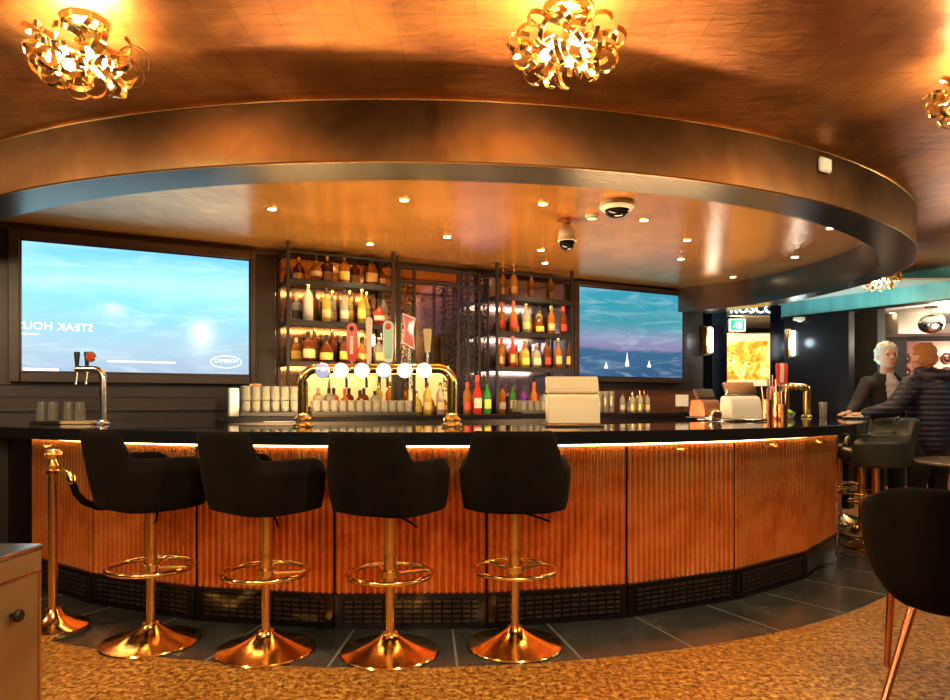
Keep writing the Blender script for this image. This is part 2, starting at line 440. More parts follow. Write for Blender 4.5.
# ---- ceilings
FA = Vector((4.82,6.9,0)); FB = Vector((3.86,8.34,0)); FD = (FB-FA).normalized()    # line of the teal bulkhead
F0 = FA-FD*4.2; F1 = FB+FD*.8
g = MB(); g.add([(-9,-6,ZC),(F0.x,-6,ZC),(F0.x,F0.y,ZC),(F1.x,F1.y,ZC),(F1.x,11,ZC),(-9,11,ZC)], [(5,4,3,2,1,0)])
struct('ceiling', g, M['ceil'], smooth=0)
rphi = [-58,-30,0,50,60,66,71,78,84,90,98,106]
rout = [4.465,4.465,4.465,4.465,4.41,4.30,4.19,4.0,3.85,3.72,3.45,3.2]
rin = [4.22,4.22,4.22,4.22,4.19,4.09,3.98,3.78,3.62,3.47,3.05,2.75]
def lerp_tab(x, X, Y):
    for i in range(len(X)-1):
        if x <= X[i+1]:
            t_ = (x-X[i])/(X[i+1]-X[i]); return Y[i]+(Y[i+1]-Y[i])*t_
    return Y[-1]
ZB = 2.27
phis = [-58+164*i/110 for i in range(111)]
g = MB()   # outer face
for j, z in enumerate((ZB, ZC)): g.v += [tuple(ring(lerp_tab(p, rphi, rout), p, z)-CC) for p in phis]
K = len(phis); g.f += [(i, i+1, K+i+1, K+i) for i in range(K-1)]
struct('ceiling_fascia', g, M['fascia'], CC)
g = MB()
for z, tb in ((ZB, rout), (ZB, rin), (ZC-.004, rin)): g.v += [tuple(ring(lerp_tab(p, rphi, tb), p, z)) for p in phis]
for r_ in (0, 1): g.f += [(r_*K+i, r_*K+K+i, r_*K+K+i+1, r_*K+i+1) for i in range(K-1)]
struct('ceiling_soffit', g, M['soffit'])
g = MB()   # thin bright trim lines on the fascia edges
g.tube([ring(lerp_tab(p, rphi, rout)+.004, p, ZB+.003) for p in phis], .005, 6)
g.tube([ring(lerp_tab(p, rphi, rout)+.004, p, ZC-.006) for p in phis], .006, 6)
struct('trim_1', g, M['brass_sat'])
g = MB()   # polished copper leaf inside the ring
pin = [ring(lerp_tab(p, rphi, rin)+.01, p, ZC-.003) for p in phis]
g.v = [tuple(p) for p in pin]; g.f = [tuple(reversed(range(len(pin))))]
struct('ceiling_recess', g, M['ceil_in'], smooth=0)

# ---- back wall
s0, s1 = ws(-60,0), ws(703,0)
wr = link('wall_back', None, None, W0, WROT); wr['kind'] = 'structure'
def wbox(g, sa, sb, oa, ob, za, zb, b=0.): return g.box(((sa+sb)/2, -(oa+ob)/2, (za+zb)/2), (abs(sb-sa), abs(ob-oa), abs(zb-za)), b=b)
g = MB(); wbox(g, s0-3, s1, -.12, 0, 0, ZC); g.obj('wall_panelling', M['wood'], wr)
g = MB(); wbox(g, s0-3, ws(272,.1), 0, .03, 1.335, 1.365); wbox(g, s0-3, ws(225,.1), 0, .05, 1.13, 1.15); wbox(g, s0-3, ws(272,.1), 0, .02, 1.24, 1.246)
wbox(g, ws(578,0), s1, 0, .03, 1.34, 1.365)
wbox(g, s0-3, s1, 0, .05, ZC-.06, ZC-.003); g.obj('rail', M['wood2'], wr)
g = MB(); wbox(g, ws(605,.02), s1, 0, .012, .0, 1.34); g.obj('lower_panel', M['redwood'], wr)
# mirror behind the racks and in the middle
g = MB(); wbox(g, ws(275,0), ws(397,0), 0, .012, 1.1, 2.52); g.obj('mirror_panel', M['mirror_warm'], wr)
g = MB(); wbox(g, ws(399,0), ws(456,0), 0, .012, 1.1, 2.52); g.obj('mirror_panel', M['mirror_warm'], wr)
g = MB(); wbox(g, ws(458,0), ws(574,0), 0, .012, 1.1, 2.52); g.obj('mirror_panel', M['mirror_cool'], wr)
g = MB(); wbox(g, ws(300,0.02), ws(392,0.02), .014, .02, 1.16, 1.46); g.obj('backlit_panel', M['backlit'], wr)
g = MB(); wbox(g, ws(409,0.02), ws(449,0.02), .014, .02, 1.16, 1.56); g.obj('backlit_panel', M['backlit'], wr)
# wall end column with the ink-blue face
g = MB(); pe = wpt(703, 0)
g.box((0,0,ZC/2), (.26,.5,ZC)); struct('column_end', g, M['navywall'], (pe.x+.12, pe.y+.3, 0), WROT)
# left return wall in front
struct('wall_left', MB().box((0,0,ZC/2), (.1,11,ZC)), M['darkwall'], (-6.3,1.2,0))
struct('wall_rear', MB().box((0,0,ZC/2), (16,.1,ZC)), M['darkwall'], (1,-4.6,0))
struct('wall_right', MB().box((0,0,ZC/2), (.1,9,ZC)), M['darkwall'], (7.35,.3,0))

# ---- televisions
def tv(px0, px1, zt, zb, off, m, label, fw, wing):
    a, b = ws(px0, off), ws(px1, off); w = b-a; h = zt-zb; cx_, cz = (a+b)/2, (zt+zb)/2
    t_ = thing('wall_television', label, 'television', wl(cx_, 0, cz), WROT)
    g = MB().box((0,-off/2,0), (w+.02,off-.004,h+.02), b=.004); g.obj('housing', M['blackmatte'], t_)
    g = MB(); o2 = off+.02
    for sx_, w_ in ((-1,fw),(1,wing)): g.box((sx_*(w/2+w_/2), -o2/2, (.0)), (w_, o2, h+fw*2), b=.006)
    for sz_ in (-1,1): g.box((0,-o2/2,sz_*(h/2+fw/2)), (w, o2, fw), b=.006)
    g.obj('surround_frame', M['wood2'], t_)
    e = .012; g = MB()
    for sx_ in (-1,1): g.box((sx_*(w/2-e/2), -off-.006, 0), (e,.01,h))
    for sz_ in (-1,1): g.box((0,-off-.006,sz_*(h/2-e/2)), (w-2*e,.01,e))
    g.obj('bezel', M['black'], t_)
    g = MB(); g.add([(-w/2,-off-.002,-h/2),(w/2,-off-.002,-h/2),(w/2,-off-.002,h/2),(-w/2,-off-.002,h/2)], [(0,1,2,3)])
    s_ = g.obj('screen', m, t_, smooth=0)
    return t_, w, h
def text(s, size, m, parent, loc, rot, name, mirror=False, ext=.002, sx=1.):
    cu = bpy.data.curves.new(name, 'FONT'); cu.body = s; cu.size = size; cu.extrude = ext; cu.resolution_u = 2
    cu.align_x = 'CENTER'; cu.align_y = 'CENTER'
    o = bpy.data.objects.new(name, cu); COL.objects.link(o)
    dg = bpy.context.evaluated_depsgraph_get(); me = bpy.data.meshes.new_from_object(o.evaluated_get(dg))
    bpy.data.objects.remove(o); bpy.data.curves.remove(cu)
    for v_ in me.vertices: v_.co.x *= (-sx if mirror else sx)
    if mirror: me.flip_normals()
    me.materials.clear(); me.materials.append(m)
    return link(name, me, parent, loc, rot)
tvl, w, h = tv(20, 250, 2.425, 1.425, .1, M['tv_day'], 'large wall screen showing a pale cyan cloudy sky with lettering and modelled sign reflection', .075, .05)
kx = lambda px: ws(px,.1)-(ws(20,.1)+ws(250,.1))/2
zz = lambda px,py: wz(px,py,.1)-1.925
text('STEAK HOUS', .085, M['text_glow'], tvl, (kx(56),-.108,zz(56,327)), (PI/2,0,0), 'reflection_and_badge_text', True)  # sign reflected in the screen, modelled as glowing mirrored letters
g = MB(); g.box((kx(142),-.106,zz(142,362)), (kx(176)-kx(108),.002,.012)); g.box((kx(29),-.106,zz(29,334)), (.13,.002,.008))
g.box((kx(41),-.106,zz(41,369.5)), (kx(60)-kx(24),.002,.02))
g.obj('screen_caption', M['text_glow'], tvl)
g = MB(); g.tube([(kx(226)+.125*cos(a)*1.0, -.107, zz(226,362)+.05*sin(a)) for a in [2*PI*i/30 for i in range(30)]], .004, 6, True)
text('CAMERON', .04, M['text_glow'], tvl, (kx(226),-.108,zz(226,361)), (PI/2,0,rad(0)), 'reflection_and_badge_text')
g.obj('screen_badge', M['text_glow'], tvl)
tvr, w, h = tv(578, 683, 2.475, 1.475, .1, M['tv_dusk'], 'smaller-looking wall screen showing a deep teal dusk sea beside the far rack', .05, .05)
kx2 = lambda px: ws(px,.1)-(ws(578,.1)+ws(683,.1))/2
g = MB()
for px, py, hh in ((606,365,.07),(627,363,.16),(649,364,.08)):
    g.lathe([(.0,hh),(.008,hh*.6),(.03,.0),(0,-.005)], 10, (kx2(px),-.103,wz(px,py+3,.1)-1.975), sy=.1)
g.obj('screen_sailboats', M['text_glow'], tvr)

# ---- back counter along the wall
bs0, bs1 = ws(226,.5), ws(700,.5)
g = MB()
t_ = thing('back_counter', 'dark back bar counter running under the bottle racks and screens', 'counter', W0, WROT)
wbox(MB(), 0,1,0,1,0,1)
wbox(g, bs0, bs1, .004, .62, .001, 1.04, .004); g.obj('carcass', M['wood'], t_)
g = MB(); wbox(g, bs0-.02, bs1, .004, .66, 1.041, 1.085, .004); g.obj('countertop', M['stone'], t_)
ZBK = 1.086

# ---- bottle racks
def rack(px0, px1, label, levels, name='bottle_rack'):
    off = .42; a, b = ws(px0, off), ws(px1, off)
    r = thing(name, label, 'shelving', wl(0,0,0), WROT)
    for s_ in (a, b):
        for o_ in (.05, off):
            g = MB(); wbox(g, s_-.012, s_+.012, o_-.012, o_+.012, ZBK+.001, ZC-.005); g.obj('post', M['blackmatte'], r)
    for z in levels:
        g = MB(); wbox(g, a+.012, b-.012, .05, off, z-.012, z)
        wbox(g, a+.012, b-.012, off-.012, off+.004, z-.045, z-.01); wbox(g, a-.004, a+.02, .06, off-.01, z-.04, z-.008); wbox(g, b-.02, b+.004, .06, off-.01, z-.04, z-.008)
        g.obj('shelf', M['blackmatte'], r)
        g = MB(); wbox(g, a+.03, b-.03, off-.03, off-.014, z-.03, z-.014); g.obj('led_strip', M['led_shelf'], r)
    g = MB(); wbox(g, a-.01, b+.01, off-.008, off+.008, ZC-.10, ZC-.084); wbox(g, a-.01, a+.006, .05, off, ZC-.10, ZC-.084); wbox(g, b-.006, b+.01, .05, off, ZC-.10, ZC-.084)
    g.obj('top_rail', M['blackmatte'], r)
    return r
LV = [1.545, 1.895, 2.245]
rack(288, 393, 'tall black metal bottle rack beside the pale-sky screen', LV)
rack(497, 572, 'tall black metal bottle rack beside the dusk-sea screen', LV)
# decorative middle screen
def wsbox(g, p0, p1, o0, o1, z0, z1): return wbox(g, ws(p0,o0), ws(p1,o0), o0, o1, z0, z1)
sc = thing('metal_screen', 'black metal frame with lace-patterned strips between the two bottle racks', 'screen', W0, WROT)
g = MB(); zt = 2.46
for px in (399, 414, 458, 468): wbox(g, ws(px,.3)-.012, ws(px,.3)+.012, .29, .314, ZBK+.001, zt)
for za in (zt-.02, zt-.16): wbox(g, ws(399,.3), ws(476,.3), .292, .312, za, za+.024)
wbox(g, ws(397,.3)-.008, ws(397,.3)+.008, .294, .31, ZBK+.001, ZC-.004)
g.obj('frame', M['blackmatte'], sc)
for p0, p1 in ((400,414),(443,458)):
    g = MB(); a, b = ws(p0,.3), ws(p1,.3); g.add([(a,-.302,1.3),(b,-.302,1.3),(b,-.302,zt-.16),(a,-.302,zt-.16)], [(0,1,2,3)]); g.obj('lace_strip', M['lace'], sc, smooth=0)
g = MB(); a, b = ws(459,.3), ws(478,.3); g.add([(a,-.302,ZBK+.01),(b,-.302,ZBK+.01),(b,-.302,zt),(a,-.302,zt)], [(0,1,2,3)]); g.obj('lace_strip', M['lace'], sc, smooth=0)
sc2 = thing('metal_screen', 'blue-lit lace metal side panel against the second bottle rack', 'screen', W0, WROT)
g = MB(); a, b = ws(479,.3), ws(488,.3); g.add([(a,-.302,ZBK+.01),(b,-.302,ZBK+.01),(b,-.302,zt),(a,-.302,zt)], [(0,1,2,3)]); g.obj('lace_strip', M['lace'], sc2, smooth=0)
g = MB(); wbox(g, a-.01, a+.01, .29, .31, ZBK+.001, zt); wbox(g, b-.01, b+.01, .29, .31, ZBK+.001, zt); g.obj('frame', M['blackmatte'], sc2)

# ---- bottles
KIND = {
 'tall':  ([(0,0),(.036,0),(.039,.006),(.039,.185),(.034,.205),(.016,.235),(.013,.25),(.013,.285)], (.04,.11), .285, None),
 'square':([(0,0),(.040,0),(.044,.006),(.044,.150),(.038,.168),(.016,.185),(.013,.195),(.013,.225)], (.03,.10), .225, .5),
 'squat': ([(0,0),(.048,0),(.054,.01),(.054,.085),(.045,.125),(.020,.155),(.014,.17),(.014,.205)], (.02,.075), .205, None),
 'round': ([(0,0),(.036,0),(.048,.02),(.056,.06),(.052,.10),(.036,.135),(.016,.155),(.013,.17),(.013,.22)], (.04,.085), .22, None),
 'wine':  ([(0,0),(.034,0),(.037,.006),(.037,.165),(.030,.195),(.014,.225),(.0125,.30)], (.05,.13), .30, None),
 'flask': ([(0,0),(.042,0),(.046,.01),(.050,.09),(.046,.14),(.028,.17),(.014,.18),(.014,.20)], (.03,.10), .20, .7),
}
_bc = {}
def bmesh_for(kind, col, lab, cap):
    key = (kind, col, lab, cap)
    if key not in _bc:
        prof, (l0, l1), h, pw = KIND[kind]
        sy = .7 if kind == 'flask' else 1.
        body = MB().lathe(prof, 16, sy=sy, power=pw).mesh('bottle', BG[col], 50)
        rl = max(r for r, z in prof)
        def rr(z):
            for i in range(len(prof)-1):
                if prof[i][1] <= z <= prof[i+1][1] and prof[i+1][1] > prof[i][1]:
                    u = (z-prof[i][1])/(prof[i+1][1]-prof[i][1]); return prof[i][0]+(prof[i+1][0]-prof[i][0])*u
            return rl
        lm = MB(); vs = []; K = 8
        for z in (l0, (l0+l1)/2, l1):
            for k in range(K+1):
                a = -PI/2 + rad(-68+136*k/K); ca, sa = cos(a), sin(a)
                if pw: ca = math.copysign(abs(ca)**pw, ca); sa = math.copysign(abs(sa)**pw, sa)
                r_ = rr(z)+.0015; vs.append((r_*ca, r_*sa*sy-(.0005), z))
        lm.add(vs, [(j*(K+1)+k, j*(K+1)+k+1, (j+1)*(K+1)+k+1, (j+1)*(K+1)+k) for j in (0,1) for k in range(K)])
        cm = MB().lathe([(.0155,h-.035),(.0165,h-.03),(.0165,h+.012),(.012,h+.016),(0,h+.016)], 12)
        _bc[key] = (body, lm.mesh('paper_label', LB[lab]) if lab else None, cm.mesh('cap', CP[cap]))
    return _bc[key]
def bottle(loc, kind, col, lab, cap, label, group, rz=0., sc_=1.):
    b, l, c = bmesh_for(kind, col, lab, cap)
    o = link('bottle', b, None, loc, rz); o.scale = (sc_,)*3
    tag(o, label, 'bottle', group)
    if l: link('paper_label', l, o)
    link('cap', c, o)
    return o
def row(specs, p0, p1, off, z, where, group, jitter=.0):
    n = len(specs); a, b = ws(p0, off), ws(p1, off)
    for i, sp in enumerate(specs):
        kind, col, lab, cap = sp[:4]; s_ = sp[4] if len(sp) > 4 else 1.
        s = a+.03+(b-a-.06)*((i+.5)/n)
        shape = {'tall':'tall','square':'square-shouldered','squat':'squat','round':'round-bellied','wine':'long-necked','flask':'flask-shaped'}[kind]
        lb = f"{shape} {col} bottle, {ORD[i]} along {where}" if not lab else f"{shape} {col} bottle, {lab} label, {ORD[i]} along {where}"
        bottle(wl(s, off+(.06 if i % 2 else -.045), z+.001), kind, col, lab, cap, lb, group, WROT+random.uniform(-.25,.25), s_)
Lk = 'pale-sky screen rack'; Rk = 'dusk-sea screen rack'
row([('squat','dark amber','gold','gold'),('round','amber','cream','black'),('square','dark amber','cream','gold',1.1),('square','amber','yellow','gold',1.05),('square','dark amber','cream','black'),('flask','dark amber','gold','black',1.15),('round','dark amber','gold','black',1.05)],
    289, 392, .25, LV[2], 'top shelf, '+Lk, 'bottles on the top shelf of the first rack')
row([('square','clear','black','white'),('tall','frosted white',None,'gold',1.12),('tall','dark amber','black','black'),('tall','yellow','cream','black'),('tall','clear','cream','gold'),('tall','clear','white','black'),('wine','yellow','yellow','gold'),('wine','yellow','yellow','gold'),('wine','yellow','cream','gold'),('round','red','white','black'),('tall','clear','cream','black')],
    289, 392, .25, LV[1], 'middle shelf, '+Lk, 'bottles on the middle shelf of the first rack')
row([('flask','amber','yellow','white'),('square','dark amber','cream','black',1.1),('tall','dark amber','gold','gold'),('squat','dark amber','yellow','black',1.1),('tall','dark amber','black','gold'),('square','dark amber','yellow','black'),('tall','dark amber','gold','black'),('round','amber','gold','black'),('square','clear','cream','red'),('square','clear','cream','gold'),('tall','dark amber','cream','black')],
    289, 392, .25, LV[0], 'bottom shelf, '+Lk, 'bottles on the bottom shelf of the first rack')
row([('square','clear','white','white'),('square','clear','white','black'),('square','amber','white','black'),('round','orange','red','red'),('square','dark amber','white','black'),('squat','dark amber','white','black'),('square','dark amber','yellow','black'),('flask','clear','white','black'),('tall','yellow','cream','gold'),('tall','amber','cream','gold')],
    312, 394, .2, ZBK, 'counter under '+Lk, 'bottles on the back counter under the first rack')
row([('squat','yellow','yellow','gold'),('tall','yellow','cream','gold'),('squat','amber','gold','black'),('tall','clear','cream','gold'),('round','amber','cream','black')],
    412, 450, .2, ZBK, 'counter inside the metal screen', 'bottles on the back counter inside the metal screen')
row([('tall','amber','gold','gold'),('tall','amber','gold','gold')], 500, 516, .25, LV[2], 'top shelf, '+Rk, 'bottles on the top shelf of the second rack')
row([('tall','amber','cream','black')], 529, 538, .25, LV[2], 'middle of top shelf, '+Rk, 'bottles on the top shelf of the second rack')
row([('tall','amber','cream','black')], 548, 558, .25, LV[2], 'far end of top shelf, '+Rk, 'bottles on the top shelf of the second rack')
row([('wine','amber','red','red'),('wine','orange','red','red'),('squat','amber','cream','gold'),('tall','clear','cream','gold'),('square','yellow','yellow','gold',1.1),('squat','dark amber','yellow','gold'),('tall','yellow','yellow','black'),('tall','amber','cream','gold'),('wine','dark amber','cream','white'),('tall','dark amber','red','red'),('tall','dark amber','black','black')],
    498, 571, .25, LV[1], 'middle shelf, '+Rk, 'bottles on the middle shelf of the second rack')
row([('tall','amber','gold','red'),('wine','red','gold','red'),('square','yellow','yellow','red'),('square','yellow','yellow','red'),('tall','clear','blue','gold'),('square','clear','white','gold'),('squat','yellow','yellow','black'),('tall','dark amber','red','black'),('wine','amber','cream','gold'),('wine','amber','cream','gold'),('wine','yellow','cream','gold'),('wine','dark amber','yellow','black')],
    498, 571, .25, LV[0], 'bottom shelf, '+Rk, 'bottles on the bottom shelf of the second rack')
row([('tall','amber','red','red'),('wine','red','white','red',1.15),('wine','clear','red','red'),('wine','green','yellow','black',1.05),('tall','green','red','black')],
    464, 494, .5, ZBK, 'counter before the lace panel', 'coloured bottles on the back counter before the lace panel')
row([('tall','orange','white','blue' if False else 'black'),('wine','green','cream','black'),('squat','magenta',None,'black'),('tall','purple',None,'black',.9),('square','blue',None,'black'),('wine','orange','red','red'),('tall','red','white','red'),('square','clear','white','black')],
    499, 546, .25, ZBK, 'counter under '+Rk, 'coloured bottles on the back counter under the second rack')
row([('tall','clear','white','black',.75),('tall','clear','gold','gold',.75),('squat','clear','cream','gold',.8),('tall','clear','gold','gold',.8),('square','yellow','cream','gold',.8),('tall','clear','cream','black',.75),('tall','amber','cream','gold',.8)],
    621, 651, .45, ZBK, 'counter under dusk-sea screen', 'small bottles on the back counter under the dusk-sea screen')

# ---- glasses
def lathe_glass(h, r0, r1): return MB().lathe([(0,.004),(r0-.004,.004),(r1-.004,h),(r1,h),(r0,0),(0,0)], 14)
gm_tall = lathe_glass(.13,.033,.038); gm_up = MB().lathe([(0,.102),(.027,.102),(.033,.0),(.037,.0),(.033,.108),(.02,.111),(0,.108)], 24)
for i_, v_ in enumerate(gm_up.v):
    k_ = i_ % 24; f_ = 1.+(.035 if k_ % 2 else -.03); gm_up.v[i_] = (v_[0]*f_*.92, v_[1]*f_*.92, v_[2])
gm_up = gm_up.mesh('upturned_glass', M['glassware'], 12)
def glass_block(p0, p1, off0, rows, layers, z, lab, grp, traylab, nmax=99):
    a, b = ws(p0, off0), ws(p1, off0); n = min(nmax, int((b-a)/.072)); 
    depth = rows*.072
    tr = thing('glass_tray', traylab, 'tray', wl((a+b)/2, off0-depth/2+.04, z), WROT)
    MB().box((0,0,.008), ((b-a)+.03, depth+.03, .014), b=.004).obj('tray_base', M['blackmatte'], tr)
    g = MB()
    for sy_ in (-1,1): g.box((0,sy_*(depth+.02)/2,.022), ((b-a)+.03,.008,.014))
    g.obj('tray_rim', M['blackmatte'], tr)
    for L in range(layers):
        for r_ in range(rows):
            for i in range(n):
                if L == layers-1 and layers > 1 and random.random() < .12: continue
                p = wl(a+(i+.5)*(b-a)/n, off0-r_*.072, z+.017+L*.114)
                o = link('upturned_glass', gm_up, None, p, 0); tag(o, lab, 'glass', grp)
glass_block(241, 299, .60, 2, 2, ZBK, 'clear upturned glass in the two-layer block beside the pale-sky screen', 'upturned glasses stacked beside the first rack', 'black tray under the two-layer block of upturned glasses')
glass_block(312, 412, .60, 2, 1, ZBK, 'clear upturned glass in the row behind the brass beer font', 'upturned glasses behind the beer font', 'long black tray of upturned glasses behind the brass beer font')
glass_block(520, 546, .60, 3, 1, ZBK, 'clear upturned glass in the row beside the cream payment terminal', 'upturned glasses beside the terminal', 'short black tray of glasses beside the cream payment terminal')
# stacked tall white cups behind the terminal
for i, px in enumerate((599,605,611)):
    o = thing('cup_stack', ['stack of ribbed clear cups against the cream terminal','stack of ribbed clear cups in the middle of three','stack of ribbed clear cups nearest the small bottles'][i], 'cups', wpt(px,.55,ZBK), WROT)
    for j in range(8):
        MB().lathe([(0,.001),(.028,.001),(.036,.07),(.034,.07),(.026,.004),(0,.004)], 12).obj('cup', M['glassware'], o, (0,0,.001+j*.022))
pb = wpt(233.5,.55,ZBK)
o = thing('card_box', 'pale box at the end of the block of upturned glasses', 'box', (pb.x,pb.y,ZBK), WROT)
MB().box((0,0,.11), (.07,.1,.218), b=.004).obj('carton', M['paper'], o); MB().box((0,0,.2215), (.07,.1,.004)).obj('lid', M['paper'], o)
o = thing('card_box', 'small orange box resting above the upturned glasses', 'box', wpt(255,.30,ZBK), WROT)
MB().box((0,0,.13), (.09,.08,.258), b=.004).obj('carton', M['tan'], o); MB().box((0,0,.262), (.094,.084,.008)).obj('lid', M['copper_bright'], o)
# white card, hand pump bottle and second till behind (right)
o = thing('card_sign', 'blank pale card in a stand below the dusk-sea screen corner', 'sign', wpt(682,.5,ZBK), WROT)
MB().box((0,0,.006), (.1,.06,.01), b=.003).obj('base', M['blackmatte'], o); MB().box((0,0,.04), (.012,.012,.06)).obj('stem', M['blackmatte'], o)
MB().box((0,0,.13), (.19,.008,.13), b=.002).obj('card', M['paper'], o)

# ------------------------------------------------------------------ the round bar
PANSTEP = 11.9; JO = 19.0
jl = [JO+PANSTEP*k for k in range(-6, 8)]
RP = 3.9
bar = thing('round_bar', 'round bar front clad in fluted copper under a black stone top', 'bar counter', CC, 0)
def pl(R, phi, z=0.): return (R*sin(rad(phi)), -R*cos(rad(phi)), z)
PHI0, PHI1 = -40.2, 103.
for k in range(len(jl)-1):
    a0, a1 = jl[k], jl[k+1]
    if a1 < PHI0 or a0 > PHI1: continue
    a0 = max(a0, PHI0)
    A, B = Vector(pl(RP, a0)), Vector(pl(RP, a1)); D = B-A; L = D.length; D.normalize()
    nrm = Vector((D.y, -D.x, 0)); ang = math.atan2(D.y, D.x)
    nf = max(2, round(L/.0385)); gap = .006; per = 6
    vs = []; n = nf*per+1
    for z in (.185, .972):
        for i in range(n):
            u = i/(n-1); s_ = gap+(L-2*gap)*u; ph = (u*nf) % 1.
            dd = .016*abs(sin(PI*u*nf))**.8
            vs.append((s_, -dd-.002, z))
    g = MB().add(vs, [(i, i+1, n+i+1, n+i) for i in range(n-1)])
    g.obj('fluted_panel', M['flute'], bar, A, ang, 60)
    g = MB().box((L/2, .03, .49), (L, .05, .975)); g.obj('backing', M['kick'], bar, A, ang)
    g = MB().box((L/2, -.006, .09), (L-.008, .02, .165), b=.003); g.box((L/2,-.012,.178), (L,.028,.012)); g.box((L/2,-.014,.006), (L,.03,.011)); g.obj('kick_board', M['kick'], bar, A, ang)
    g = MB().box((L/2, -.018, .092), (L-.10, .006, .125)); g.obj('vent_grille', M['grille'], bar, A, ang)
    g = MB().box((L/2, -.028, .966), (L, .012, .012)); g.obj('led_strip', M['led'], bar, A, ang)
    g = MB().box((L/2, -.004, .978), (L, .05, .006)); g.obj('top_batten', M['brass_sat'], bar, A, ang)
# black-clad stretch at the wall end
g = MB(); ph = [-62+(-40.2+62)*i/8 for i in range(9)]
g.v = [pl(RP+.004,p,z) for z in (.001,.975) for p in ph]; g.f = [(i,i+1,9+i+1,9+i) for i in range(8)]
g.obj('dark_cladding', M['black'], bar)
# stone top: curved slab
def arc_slab(R0, R1, z0, z1, p0, p1, n):
    g = MB(); P = [p0+(p1-p0)*i/n for i in range(n+1)]; K = n+1; b = .006
    rings = [(R0,z0),(R1-b,z0),(R1,z0+b),(R1,z1-b),(R1-b,z1),(R0,z1)]
    for R, z in rings: g.v += [pl(R,p,z) for p in P]
    m_ = len(rings)
    for r_ in range(m_):
        r2 = (r_+1) % m_
        g.f += [(r_*K+i, r_*K+i+1, r2*K+i+1, r2*K+i) for i in range(n)]
    g.f += [tuple(r_*K for r_ in range(m_)), tuple(reversed([r_*K+n for r_ in range(m_)]))]
    return g
arc_slab(3.2, 4.13, .982, 1.05, -60, 106, 120).obj('stone_top', M['stone'], bar)
g = MB(); g.v = [pl(3.25,p,z) for z in (.001,.98) for p in phis if -58<=p<=104]; kk = len(g.v)//2; g.f = [(i,i+1,kk+i+1,kk+i) for i in range(kk-1)]
g.obj('inner_cladding', M['blackmatte'], bar)
# coat hooks under the top
for i, (phi_, lb) in enumerate(((-36.2,''),(24.5,''),(36.8,''),(47.,''))):
    p = ring(RP+.0, phi_, .92); a = rad(phi_)
    seg = math.floor((phi_-JO)/PANSTEP); pm = JO+PANSTEP*(seg+.5)
    chord = RP*cos(rad(PANSTEP/2))/cos(rad(phi_-pm))
    p = ring(chord+.014, phi_, .918)
    o = thing('bag_hook', ['small brass bag hook above the brass rope post','small brass bag hook on the bar panel right of the fourth stool','small brass bag hook on the second copper panel past the stools','small brass bag hook nearest the far bar end'][i], 'hook', p, rad(pm))
    MB().box((0,-.003,0), (.05,.006,.02), b=.002).obj('plate', M['brass'], o)
    MB().tube([(0,-.006,0),(0,-.03,-.006),(0,-.04,0),(0,-.04,.012)], .005, 8).obj('prong', M['brass'], o)

# ------------------------------------------------------------------ bar stools
def u_shell(a, b, H, Ha, th, lean, npow=2.7, tmax=148, zfront=.15, step=(50,66), bot=.86, nseg=44, narrow=0.):
    """upholstered wrap-around shell, back towards -y, bottom at z=0"""
    g = MB(); ring_n = 0; loops = []
    def path(th_deg, k):
        t_ = rad(th_deg); s_, c_ = sin(t_), cos(t_)
        x = a*k*math.copysign(abs(s_)**(2/npow), s_); y = -b*k*math.copysign(abs(c_)**(2/npow), c_)
        return x, y
    for i in range(nseg+1):
        td = -tmax+2*tmax*i/nseg; at_ = abs(td)
        u = min(1, max(0, (at_-step[0])/(step[1]-step[0]))); u = u*u*(3-2*u)
        h = H*(1-u)+Ha*u
        if at_ > 105:
            v_ = (at_-105)/(tmax-105); h = h - (Ha-zfront)*v_**2.2
        cb = max(0., cos(rad(td)))
        def pt(z, inner):
            f = bot+(1-bot)*min(1, (z/(.35*H)))**.6 if z < .35*H else 1.
            x, y = path(td, f); kin = (1-th/a) if inner else 1.
            x *= kin; y *= kin
            ln = lean*(z/H)**1.3*cb
            tp = max(0., (z-Ha*.8)/(H-Ha*.8)); return (x*(1+.03*(z/H)-narrow*tp**.3*(1-u*.0)), y-ln, z)
        loop = []
        for z in (0,.02*1,.09*H/.37,.2*H/.37*.9,.75*h,.93*h): loop.append(pt(min(z,h*.93),False))
        xo = pt(h*.93, False); xi = pt(h*.93, True)
        m_ = [(xo[0]*.8+xi[0]*.2, xo[1]*.8+xi[1]*.2, h*.985), ((xo[0]+xi[0])/2,(xo[1]+xi[1])/2,h), (xo[0]*.2+xi[0]*.8, xo[1]*.2+xi[1]*.8, h*.985)]
        loop += m_
        for z in (.93*h,.75*h,.2*H/.37*.9,.09*H/.37,.02,0): loop.append(pt(min(z,h*.93),True))
        loops.append(loop)
    K = len(loops[0])
    for l_ in loops: g.v += l_
    for i in range(nseg):
        for k in range(K-1): g.f.append((i*K+k, (i+1)*K+k, (i+1)*K+k+1, i*K+k+1))
    g.f.append(tuple(range(K))); g.f.append(tuple(reversed([nseg*K+k for k in range(K)])))
    # seat pan closing the bottom
    n = 40; base = len(g.v)
    prof = [(1.0,.0),(.97,-.012),(.8,-.03),(.4,-.042),(0.05,-.045)]
    for kf, z in prof:
        for k in range(n):
            x, y = path(-180+360*k/n, bot*kf); g.v.append((x, y, z+.012))
    for j in range(len(prof)-1):
        for k in range(n):
            k2 = (k+1) % n; g.f.append((base+j*n+k, base+(j+1)*n+k, base+(j+1)*n+k2, base+j*n+k2))
    g.f.append(tuple(base+(len(prof)-1)*n+k for k in range(n)))
    top = len(g.v)
    for k in range(n):
        x, y = path(-180+360*k/n, bot); g.v.append((x, y, .06))
    for k in range(n):
        k2 = (k+1) % n; g.f.append((base+k, base+k2, top+k2, top+k))
    g.f.append(tuple(reversed([top+k for k in range(n)])))
    return g
